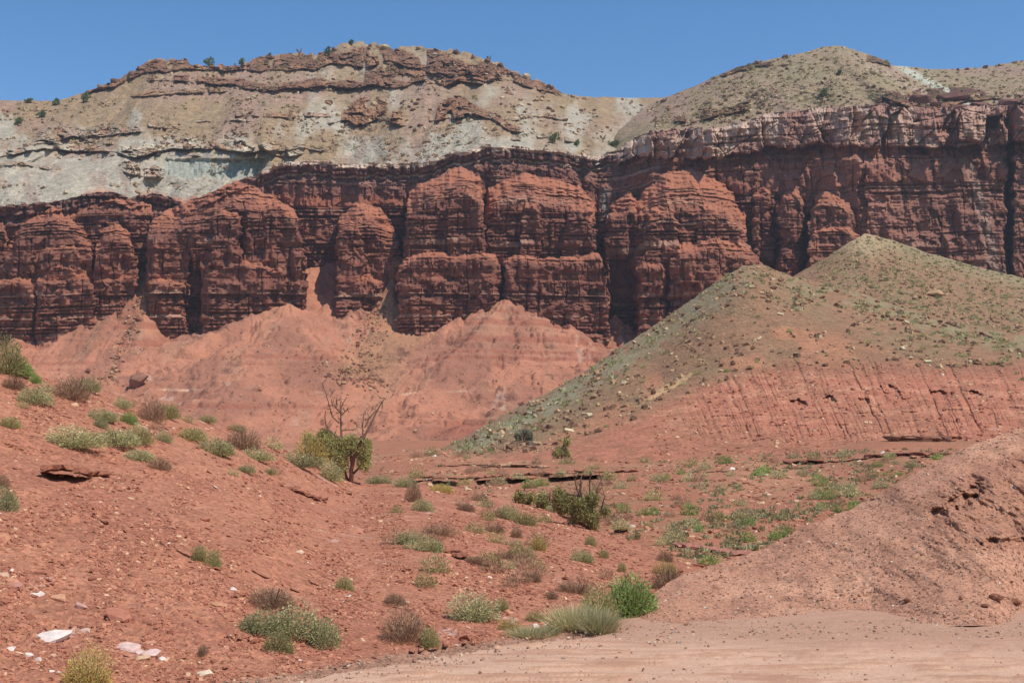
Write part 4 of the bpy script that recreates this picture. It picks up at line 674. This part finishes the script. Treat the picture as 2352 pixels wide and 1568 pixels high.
B = [(592, 1452, 112, 62, 'sage', 'pale green sagebrush mound, left one of the cluster at lower centre left'), (665, 1462, 130, 84, 'sage', 'tallest pale green sagebrush in the middle of the roadside cluster'), (742, 1478, 96, 72, 'sage', 'pale green sagebrush at the right end of the roadside cluster'),
 (638, 1492, 78, 48, 'olive', 'grey olive bush in front of the roadside sagebrush cluster'), (618, 1392, 118, 52, 'dry', 'dry reddish brown bush directly behind the roadside sagebrush cluster'), (200, 1572, 110, 84, 'yellow', 'wispy yellow brown bush at the very bottom left'),
 (456, 1284, 44, 40, 'olive', 'small olive bush, left of a pair alone on the red slope'), (490, 1300, 50, 46, 'olive', 'small olive bush, right of a pair alone on the red slope'), (790, 1352, 46, 34, 'olive', 'small round green bush alone in the middle of the red slope'),
 (930, 1470, 120, 84, 'dry', 'large grey brown twiggy bush near the road edge'), (985, 1484, 60, 52, 'olive', 'olive bush on the right flank of the large twiggy bush'), (1088, 1422, 110, 64, 'sage', 'broad dome of pale green sagebrush at bottom centre'), (1152, 1402, 44, 34, 'olive', 'little olive bush right behind the broad sagebrush dome'),
 (1450, 1418, 122, 116, 'green', 'bright green rounded bush, biggest and greenest one by the road'), (1370, 1430, 90, 84, 'olive', 'grey green feathery bush leaning against the bright green bush'), (1322, 1446, 80, 60, 'grass', 'tall pale grass clump left of the bright green bush'), (1375, 1452, 70, 56, 'grass', 'grass clump in front of the bright green bush'),
 (1535, 1352, 92, 54, 'dry', 'dry pinkish bush at the left end of the earth mound'), (1528, 1318, 56, 32, 'yellow', 'yellowish bush behind the dry bush at the mound end'), (1526, 1288, 44, 26, 'dry', 'grey brown bush beside the flagstone pile'), (1320, 1360, 92, 38, 'dry', 'wide low brown bush behind the pale grass clump'), (1266, 1374, 34, 24, 'dry', 'small brown bush in front of the wide low brown bush'),
 (1230, 1426, 46, 28, 'olive', 'sparse olive tuft between the sagebrush dome and the grass'), (1168, 1446, 54, 30, 'yellow', 'dry yellowish tuft right below the sagebrush dome'), (1215, 1464, 60, 30, 'grass', 'straw coloured grass tuft at the road edge beside the white stone'), (1262, 1456, 34, 24, 'grass', 'small grass tuft right of the white stone'),
 (938, 1246, 62, 32, 'sage', 'pale sagebrush at the upper end of a row running down the slope'), (990, 1264, 66, 38, 'sage', 'pale sagebrush at the lower end of a row running down the slope'), (1008, 1226, 82, 28, 'dry', 'low dry bush just above the sagebrush row'), (948, 1152, 44, 50, 'dry', 'grey twiggy bush at the upper left of a pair below the long ledge'), (970, 1172, 50, 30, 'sage', 'grey green bush at the lower right of a pair below the long ledge'),
 (1160, 1190, 60, 36, 'sage', 'grey green bush left of the juniper with dead branches'), (1205, 1204, 60, 30, 'olive', 'olive bush nearer the juniper with dead branches'), (1136, 1222, 52, 28, 'dry', 'brown grey bush on the slope left below the juniper'), (1184, 1234, 36, 30, 'dry', 'small brown tuft right of the brown grey bush on the slope'), (1195, 1278, 70, 28, 'olive', 'olive brown low bush in the middle of the right slope'), (1160, 1282, 60, 22, 'dry', 'flattened brown bush beside the olive brown one'),
 (1236, 1262, 50, 34, 'yellow', 'yellow grey dry bush on the slope below the juniper'), (1340, 1290, 56, 34, 'sage', 'grey green and brown bush right below the juniper'), (1386, 1280, 26, 22, 'olive', 'small bush right of the grey green and brown bush'), (1355, 1252, 36, 26, 'olive', 'small bush just under the juniper base'), (1428, 1312, 28, 26, 'olive', 'thin olive sprig above the bright green bush'), (1228, 1336, 40, 30, 'dry', 'small red brown bush at the end of a little scarp'), (1090, 1292, 60, 22, 'dry', 'dry tuft on the edge of the little scarp'),
 (905, 1384, 60, 26, 'dry', 'sparse dry tuft above the large twiggy bush'), (465, 1502, 34, 30, 'dry', 'thin brown tuft between the slab pile and the sagebrush cluster'), (760, 1104, 52, 44, 'sage', 'pale sagebrush at the foot of the dead-topped juniper'), (690, 1072, 84, 32, 'sage', 'grey green sagebrush left of the dead-topped juniper'), (715, 1066, 80, 62, 'yellow', 'yellow green bush behind the sagebrush, left of the dead-topped juniper'),
 (14, 850, 74, 76, 'olive', 'large olive bush at the left edge on the slope crest'), (40, 862, 54, 38, 'green', 'green bush in front of the large olive one at the left edge'), (81, 880, 26, 24, 'green', 'small bright green tuft right of the bushes at the left edge'), (165, 918, 74, 56, 'dry', 'grey brown bush on the crest in the upper left'), (198, 898, 50, 34, 'sage', 'grey green bush behind the grey brown one on the crest'), (80, 926, 66, 38, 'sage', 'grey green bush below the left edge bushes'), (30, 892, 50, 30, 'dry', 'brown bush at the left edge under the olive one'),
 (20, 980, 46, 26, 'olive', 'low bush at the left edge halfway up the slope'), (350, 966, 56, 52, 'dry', 'dark twiggy bush on the slope crest left of centre'), (385, 960, 46, 34, 'olive', 'olive bush right of the dark twiggy bush on the crest'), (280, 936, 30, 24, 'sage', 'small round bush between two crest bushes'), (170, 1026, 110, 46, 'sage', 'wide sagebrush at the left of the long shrub row'), (265, 1022, 90, 40, 'sage', 'sagebrush in the middle of the long shrub row'), (318, 1018, 54, 38, 'olive', 'olive bush at the right of the long shrub row'),
 (238, 966, 60, 30, 'sage', 'grey green bush above the long shrub row'), (294, 972, 34, 26, 'green', 'green bush above the right part of the long shrub row'), (228, 980, 30, 22, 'sage', 'little grey bush just over the long shrub row'), (376, 1014, 32, 26, 'sage', 'small bush right of the long shrub row'), (320, 1056, 60, 26, 'sage', 'grey green bush, upper one of the brown streak below the row'), (365, 1076, 56, 26, 'dry', 'brown bush, lower one of the streak below the row'), (440, 1010, 60, 30, 'olive', 'olive bush at the start of the right hand shrub band'), (500, 1044, 74, 42, 'sage', 'big pale sagebrush in the right hand shrub band'),
 (556, 1034, 80, 48, 'dry', 'brown twiggy bush on top of the right hand shrub band'), (590, 1056, 60, 26, 'sage', 'grey green bush at the end of the right hand shrub band'), (562, 1084, 36, 20, 'sage', 'small bush isolated under the right hand shrub band'), (616, 1088, 26, 14, 'olive', 'tiny bush right of the isolated small one'), (540, 990, 36, 16, 'olive', 'small bush on the crest above the right hand shrub band'), (475, 962, 34, 16, 'olive', 'tiny bush on the crest right of centre of the shrub band'), (14, 1170, 56, 60, 'sage', 'grey green bush cut by the left edge of the photo'), (6, 1120, 44, 40, 'dry', 'dead twiggy bush behind the one cut by the left edge'),
 (1016, 1130, 60, 22, 'yellow', 'yellow flowering low bush under the long ledge'), (1270, 1148, 34, 20, 'sage', 'small grey bush between two small junipers'), (1100, 1150, 46, 24, 'dry', 'dry bush under the right part of the long ledge'), (870, 1110, 60, 22, 'sage', 'low grey bush right of the dead-topped juniper base'), (1070, 1172, 50, 20, 'dry', 'low brown bush in the middle of the upper right slope'), (930, 1118, 50, 24, 'sage', 'low sage clump at the left end of the long ledge')]
for u, v, a, b, k, lb in B: big_shrub(hs, u, v, a, b, k, lb, 'grass_tuft' if k == 'grass' else 'shrub', 'grass tuft' if k == 'grass' else 'shrub')
def small(sh, u, v, wpx, kind, label, group, asp=.6):
    P = sh.at(u, v); s = wpx * P[1] / F; o = link('shrub', random.choice(LOD[kind])); o.location = P - np.array([0, 0, .03 * s]); o.scale = (s, s, s * asp * random.uniform(.8, 1.2)); o.rotation_euler = (0, 0, random.uniform(0, 6.28)); tag(o, label, 'shrub', group)
LB = {'sage': 'small pale grey green shrub', 'green': 'small bright green shrub', 'olive': 'small olive shrub', 'dry': 'small dry brown shrub'}
def field(sh, u0, u1, ft, fb_, n, ks, w0, w1, where, asp=.6, dn=(70, 26)):
    u, v = pick(n, u0, u1, ft, fb_, lambda u, v: .15 + .85 * sst(.4, .7, n2(u / dn[0] + 2, v / dn[1])))
    for a, b in zip(u, v):
        k = random.choice(ks); small(sh, a, b, random.uniform(w0, w1) * (1 if b < 900 else .55 + .45 * (b - 900) / 250), k, LB[k] + ' ' + where, LB[k].replace('shrub', 'shrubs') + ' ' + where, asp)
field(hs, 880, 1600, lambda u: ip(u, S6) + 12, lambda u: 0 * u + 1350, 26, ['sage', 'olive', 'dry', 'dry'], 34, 62, 'scattered over the right part of the near slope')
field(hs, 0, 640, lambda u: ip(u, S6) + 6, lambda u: ip(u, S6) + 110, 20, ['sage', 'olive', 'dry'], 34, 70, 'between the larger shrubs near the left crest')
vb = lambda u: np.where(u < 1640, ip(u, S6) - 3, ip(u, S7) - 3)
field(valley, 860, 2250, lambda u: 1038 + 0 * u, vb, 150, ['sage', 'sage', 'olive', 'olive', 'green', 'dry', 'dry'], 24, 54, 'on the red valley floor')
for u, v, a, k in ((1755, 1085, 40, 'green'), (1790, 1098, 44, 'sage'), (1452, 1104, 26, 'olive'), (1880, 1140, 40, 'green'), (1905, 1146, 44, 'green'), (1890, 1166, 34, 'green'), (1920, 1176, 36, 'green'), (1958, 1172, 36, 'green'), (1985, 1176, 34, 'green'), (2010, 1158, 40, 'green'), (1812, 1236, 44, 'green'), (1778, 1240, 36, 'green'), (1720, 1244, 44, 'green'), (1545, 1236, 60, 'sage'), (1580, 1182, 44, 'green'), (1602, 1220, 32, 'green'), (1500, 1180, 40, 'green'),
                   (1432, 1176, 40, 'green'), (1490, 1210, 30, 'olive'), (1550, 1250, 50, 'sage'), (1950, 1140, 60, 'sage'), (2020, 1120, 50, 'sage'), (1650, 1130, 30, 'sage'), (1700, 1160, 36, 'sage'), (1130, 1112, 24, 'green'), (990, 1046, 40, 'olive'), (1350, 1090, 30, 'sage'), (1560, 1088, 24, 'green'), (1480, 1062, 30, 'olive'), (1230, 1066, 28, 'dry')):
    small(valley, u, v, a, k, LB[k] + ' in the clumps between ledge and mound', LB[k].replace('shrub', 'shrubs') + ' between ledge and mound', .75)
field(ridge, 1080, 2352, lambda u: ip(u, S4) + 3, lambda u: np.interp(u, ru, bline[0]) + 4, 45, ['sage', 'olive', 'green', 'olive'], 10, 24, 'on the flank of the near ridge', .6)
field(hillb, 1850, 2352, lambda u: ip(u, S3) + 2, lambda u: ip(u, S4) - 2, 20, ['sage', 'olive', 'olive'], 9, 20, 'on the brown hill behind the ridge', .6)
def scrub(name, sh, n, u0, u1, ft, fb_, k, label, s0, s1, dens):  # ground cover too fine and dense to count: one object
    u, v = pick(n, u0, u1, ft, fb_, dens); P, Nn = sheet_pts(sh, u, v, 3); n = len(u); m = 14; r = rng; Pb = np.repeat(P, m, 0); s = np.repeat(r.uniform(s0, s1, n), m)
    d0 = unit(np.c_[r.normal(0, 1, (n * m, 2)), np.abs(r.normal(0, .7, n * m))]); Pb = Pb + d0 * (s * .4 * r.random(n * m) ** .5)[:, None] * [1, 1, .7]; d = unit(d0 + r.normal(0, .5, d0.shape) + [0, 0, .6])
    co, fc = quads(Pb, d, r.normal(0, 1, d.shape), s * .45, s * .22); c = np.repeat(np.repeat(palette(n, KINDS[k][0], [3, 3, 2, 1], gain=1.0), m, 0), 5, 0)
    tag(link(name, np_mesh(name, co, fc, M_leaf, c, smooth=False)), label, 'scrub', kind='stuff')
scrub('ridge_scrub', ridge, 2400, 1010, 2500, lambda u: ip(u, S4) + 1, lambda u: ip(u, S4) + 120, 'sage', 'low pale green ground scrub covering the ridge crest', .35, .8, lambda u, v: sst(110, 10, v - ip(u, S4)) * sst(.3, .6, n2(u / 22., v / 12.)))
scrub('hill_scrub', hillr, 900, 1500, 2600, lambda u: ip(u, SKY2) + 2, lambda u: ip(u, RIM) - 6, 'olive', 'tiny scattered scrub on the far grey green hill', .5, 1.3, None)
scrub('mesa_scrub', mesa, 800, -300, 1450, lambda u: ip(u, SKY1) + 4, lambda u: ip(u, RIM) - 6, 'olive', 'tiny scattered scrub on the mesa slopes', .5, 1.3, lambda u, v: sst(.4, .7, n2(u / 60. + 5, v / 50.)) * sst(420, 300, v))
scrub('valley_scrub', valley, 2600, 860, 2352, lambda u: 0 * u + 1032, vb, 'sage', 'low dry grass and scrub dotted over the valley floor', .10, .28, lambda u, v: .08 + sst(.45, .7, n2(u / 60. + 2, v / 22.)) * sst(1400, 1750, u + 0 * v))
scrub('back_scrub', hillb, 700, 1850, 2500, lambda u: ip(u, S3) + 1, lambda u: ip(u, S4) - 2, 'sage', 'fine grey green scrub on the brown hill behind the ridge', .3, .8, None)
# ---- junipers
def tube_np(pts, rads, sides=6):
    pts = np.array(pts, float); n = len(pts); t = unit(np.gradient(pts, axis=0)); a = np.array([.3, 1, .1]); s1 = unit(np.cross(t, a)); s2 = np.cross(t, s1); ang = np.arange(sides) * 2 * np.pi / sides
    co = pts[:, None] + np.array(rads)[:, None, None] * (np.cos(ang)[None, :, None] * s1[:, None] + np.sin(ang)[None, :, None] * s2[:, None]); i = np.arange(n - 1)[:, None] * sides; k = np.arange(sides)[None]; k2 = (k + 1) % sides
    return co.reshape(-1, 3), np.stack([i + k, i + k2, i + sides + k2, i + sides + k], -1).reshape(-1, 4)
def smoothline(p, k=4):
    p = np.array(p, float); n = len(p); t = np.linspace(0, n - 1, (n - 1) * k + 1); return np.stack([np.interp(t, np.arange(n), p[:, c]) for c in range(p.shape[1])], 1)
def join(parts): 
    co = []; fc = []; cl = []; k = 0
    for c, f, q in parts: co.append(c); fc.append(f + k); cl.append(np.tile(q, (len(c), 1))); k += len(c)
    return np.concatenate(co), np.concatenate(fc), np.concatenate(cl)
DEADC = rgb(140, 106, 90); BARK = rgb(126, 84, 68); JUN = [(150, 142, 92), (134, 130, 80), (168, 158, 108), (132, 112, 78)]
def juniper(sh, base, tf, limbs, blobs, label, nleaf, name='juniper_tree', twig=True, cols=JUN, leaf=.075):
    bu, bv = base; P0 = sh.at(bu, bv); s = P0[1] / F; r = np.random.default_rng(int(bu))
    def loc(c, dy=0): u, v = tf(*c); return np.array([(u - bu) * s, dy, (bv - v) * s])
    e = bpy.data.objects.new(name, None); C.objects.link(e); e.location = P0; tag(e, label, 'tree')
    tr = []; dead = []
    for pts, r0, r1, alive in limbs:
        dy0 = r.uniform(-.25, .25); q = [loc(c) for c in pts]; ln = smoothline(q); n = len(ln); ln[:, 1] += np.linspace(0, dy0, n); ln += r.normal(0, 1, ln.shape) * np.linspace(r0, r1, n)[:, None] * s * tf.k * .14
        rd = (np.linspace(r0, r1, n) * 1.15 + (0 if alive else .8)) * s * tf.k; c, f = tube_np(ln, rd); (tr if alive else dead).append((c, f, BARK if alive else DEADC))
        if twig and not alive:
            for _ in range(int(3 + 1.6 * n / 4)):
                i = r.integers(n // 4, n); d = unit(r.normal(0, 1, 3) + [0, 0, .5]); L = r.uniform(.08, .38); tw = [ln[i], ln[i] + d * L * .5 + r.normal(0, .03, 3), ln[i] + d * L + [0, 0, .05]]; c, f = tube_np(smoothline(tw, 2), np.linspace(.010, .004, 5), 4); dead.append((c, f, DEADC * .8))
    c, f, q = join(tr); link('trunk', np_mesh('trunk', c, f, M_bark, q), e)
    if dead: c, f, q = join(dead); link('dead_branch', np_mesh('dead_branch', c, f, M_bark, q), e)
    w_ = np.array([b[2] * b[3] for b in blobs], float); idx = r.choice(len(blobs), nleaf // 14, p=w_ / w_.sum()); ce = []
    for i in idx:                                                  # small sprays, gathered towards each clump's outside
        b = blobs[i]; d = unit(r.normal(0, 1, 3)); q = r.random() ** .4; c0 = loc(b[:2]); rx, rz = b[2] * s * tf.k, b[3] * s * tf.k; ce.append(c0 + d * q * [rx, (rx + rz) * .45, rz])
    ce = np.array(ce); Pn = np.repeat(ce, 14, 0) + r.normal(0, .05, (len(ce) * 14, 3)); d = unit(r.normal(0, 1, Pn.shape) + [0, 0, .8]); c, f = quads(Pn, d, r.normal(0, 1, Pn.shape), leaf * r.uniform(.6, 1.3, len(Pn)), leaf * .42 * r.uniform(.7, 1.2, len(Pn)))
    cl = np.repeat(palette(len(ce), cols, [3, 3, 2, 1], .25, 1.65), 14 * 5, 0); link('crown', np_mesh('crown', c, f, M_leaf, cl, smooth=False), e); return e
class TF:
    def __init__(s, a, b, k): s.a, s.b, s.k = a, b, k
    def __call__(s, x, y): return s.a + x * s.k, s.b + y * s.k
t1 = TF(631.6, 861.3, .18306)
juniper(hs, (805, 1106), t1, [([(950, 1345), (960, 1180), (990, 1040), (1060, 900), (1090, 820)], 28, 14, True), ([(1090, 820), (1180, 640), (1270, 450), (1365, 280)], 15, 5, False), ([(985, 1050), (900, 960), (840, 890), (810, 790), (690, 700), (650, 640), (635, 520), (645, 450)], 15, 4, False),
   ([(910, 1320), (850, 1150), (830, 1000), (840, 840)], 18, 12, True), ([(840, 850), (825, 700), (820, 600), (820, 480), (815, 400), (890, 270)], 14, 4, False), ([(815, 470), (770, 420), (780, 290)], 8, 3, False), ([(805, 600), (720, 520), (690, 400), (665, 300), (610, 110)], 9, 2.5, False), ([(830, 690), (900, 685), (1000, 680), (1030, 620)], 7, 3, False), ([(830, 500), (900, 440), (940, 400)], 6, 2, False),
   ([(1100, 780), (1100, 640), (1115, 490)], 9, 3, False), ([(1120, 660), (1180, 530), (1260, 440)], 9, 4, False), ([(890, 860), (980, 820), (1080, 770)], 8, 7, False), ([(770, 420), (710, 380), (700, 300)], 5, 2, False), ([(960, 1250), (1060, 1150), (1100, 1050)], 14, 6, True), ([(960, 1200), (940, 1000), (950, 920)], 12, 6, True)],
   [(960, 820, 70, 60), (860, 860, 90, 70), (640, 820, 120, 120), (600, 760, 60, 70), (720, 900, 120, 130), (800, 1050, 110, 120), (880, 930, 90, 90), (1010, 900, 90, 90), (1100, 950, 100, 130), (1120, 1090, 80, 110), (1160, 870, 50, 60), (420, 780, 45, 50), (850, 1180, 60, 70), (700, 1000, 90, 80), (450, 880, 70, 60), (560, 930, 60, 80)], 'juniper with bare dead branches rising in a V above its green crown', 36000, leaf=.05)
t2 = TF(1148.4, 976.2, .21969)
juniper(hs, (1353, 1216), t2, [([(935, 1100), (900, 950), (860, 860)], 16, 8, True), ([(960, 1095), (950, 950), (940, 850), (935, 720)], 15, 8, True), ([(930, 1080), (790, 990), (660, 960), (590, 900), (540, 840)], 14, 5, True), ([(935, 720), (930, 560), (945, 500)], 8, 3, False), ([(840, 860), (830, 740), (840, 600), (850, 520)], 13, 5, False), ([(830, 740), (790, 640), (775, 560), (800, 530)], 7, 2.5, False), ([(690, 710), (760, 730), (830, 740)], 6, 5, False),
   ([(950, 900), (1000, 760), (1010, 670), (1060, 560)], 9, 3, False), ([(960, 1000), (1060, 880), (1080, 770), (1090, 740)], 9, 3, False), ([(540, 840), (510, 780)], 4, 2, False), ([(880, 1060), (760, 1000), (740, 930)], 9, 5, True)],
   [(610, 730, 60, 60), (640, 820, 100, 85), (700, 790, 60, 55), (830, 830, 90, 80), (960, 780, 55, 90), (860, 920, 100, 90), (950, 970, 60, 80), (1100, 900, 32, 50), (750, 1010, 40, 45), (970, 1050, 30, 50), (660, 890, 50, 40)], 'bushy juniper with bare grey dead branches above it in the middle right', 16000, leaf=.048)
juniper(hs, (1210, 1150), t2, [([(300, 790), (290, 740), (330, 690)], 7, 3, True), ([(290, 740), (270, 660), (250, 640)], 4, 2, False)], [(200, 720, 50, 45), (330, 735, 32, 50), (260, 770, 50, 25)], 'low scruffy juniper, left of two small ones behind the slope crest', 1500, leaf=.075)
juniper(hs, (1250, 1158), t2, [([(450, 800), (455, 740), (490, 680)], 8, 3, True), ([(500, 760), (520, 700), (550, 650)], 4, 2, False)], [(450, 740, 55, 70), (430, 790, 50, 30)], 'small upright juniper beside the juniper with grey dead branches', 1600, leaf=.075)
juniper(valley, (1290, 1052), t2, [([(645, 350), (655, 250), (680, 120)], 10, 4, True), ([(680, 150), (730, 100)], 4, 2, False)], [(600, 300, 60, 50), (700, 300, 50, 50), (640, 260, 60, 50), (700, 170, 42, 50), (640, 150, 25, 30)], 'narrow juniper standing alone on the valley flat under the ridge foot', 2600, leaf=.11)
juniper(ridge, (1205, 1014), t2, [([(260, 180), (230, 120), (200, 80)], 7, 3, True), ([(265, 180), (290, 110), (320, 60)], 7, 3, True)], [(200, 110, 60, 50), (280, 100, 70, 55), (320, 130, 40, 40), (240, 70, 40, 30)], 'grey rounded leafless looking bush at the foot of the ridge', 2600, cols=[(140, 132, 112), (124, 116, 96), (150, 146, 120), (110, 100, 84)], leaf=.13)
def far_tree(sh, u, v, wpx, hpx, label, dead=False):
    t = TF(u, v, 1.); w2 = wpx / 2; limbs = [([(0, 2), (w2 * .1, -hpx * .5), (w2 * .2, -hpx)], .9, .4, not dead)]
    if dead: limbs = [([(0, 2), (0, -hpx * .4)], .9, .6, True), ([(0, -hpx * .35), (-w2, -hpx * .9)], .5, .25, False), ([(0, -hpx * .4), (w2, -hpx)], .5, .25, False), ([(0, -hpx * .3), (w2 * .9, -hpx * .6)], .4, .2, False)]
    bl = [(0, -hpx * .45, w2, hpx * .35), (w2 * .3, -hpx * .75, w2 * .55, hpx * .25), (-w2 * .45, -hpx * .3, w2 * .6, hpx * .3)] if not dead else [(-w2 * .5, -hpx * .7, 1.2, 1.2)]
    juniper(sh, (u, v), t, limbs, bl, label, 900 if not dead else 42, twig=False, cols=[(104, 116, 76), (90, 102, 66), (116, 122, 84), (80, 88, 58)], leaf=.42)
for a in ((479, 152, 26, 22, 'juniper on the mesa skyline above the left rim rocks'), (555, 150, 12, 18, 'thin sparse juniper on the skyline between the rim rocks'), (618, 136, 10, 14, 'tiny juniper on the skyline left of the dead snag'), (752, 130, 18, 24, 'dark juniper on the skyline just left of the mesa summit'), (806, 104, 12, 13, 'small juniper standing on the mesa summit'), (197, 236, 22, 24, 'dark juniper below the skyline at the left end of the mesa'),
          (128, 242, 18, 16, 'juniper on the lower left skyline'), (66, 236, 22, 10, 'low juniper on the far left skyline'), (95, 270, 22, 16, 'rounded juniper on the far left slope, upper of two'), (42, 286, 20, 16, 'rounded juniper on the far left slope, lower of two'), (1272, 330, 28, 26, 'juniper just above the rim in the saddle'), (1324, 336, 12, 14, 'small juniper right of the one above the rim'), (1410, 338, 28, 16, 'bright green low juniper at the saddle right above the rim')):
    far_tree(mesa, *a)
far_tree(mesa, 686, 130, 12, 20, 'bare dead snag on the mesa skyline', True); far_tree(mesa, 1122, 142, 10, 14, 'bare dead shrub on the right part of the mesa skyline', True); far_tree(mesa, 1384, 326, 14, 16, 'dead snag in the pale saddle', True)
far_tree(hillr, 1892, 224, 26, 22, 'round dark juniper in the middle of the far hill'); far_tree(hillr, 1730, 224, 24, 18, 'bare grey shrub on the far hill slope', True); far_tree(hillr, 1926, 174, 12, 12, 'small dark bush on the upper far hill')

# ================================================================== 11 HAZE: thin desert air round the camera and everything seen
me = bpy.data.meshes.new('haze'); bm = bmesh.new(); bmesh.ops.create_cube(bm, size=1); bm.to_mesh(me); bm.free()
hz = link('haze', me); hz.location = (0, 230, 70.5); hz.scale = (1500, 1100, 171); tag(hz, 'thin pale desert haze softening the far cliffs', 'haze', kind='stuff')
m = bpy.data.materials.new('haze_air'); m.use_nodes = True; t = m.node_tree
for n in list(t.nodes):
    if n.type != 'OUTPUT_MATERIAL': t.nodes.remove(n)
vp = t.nodes.new('ShaderNodeVolumePrincipled'); vp.inputs['Color'].default_value = (.80, .86, .96, 1); vp.inputs['Density'].default_value = .00019; vp.inputs['Anisotropy'].default_value = .2
t.links.new(vp.outputs[0], t.nodes['Material Output'].inputs['Volume']); me.materials.append(m)
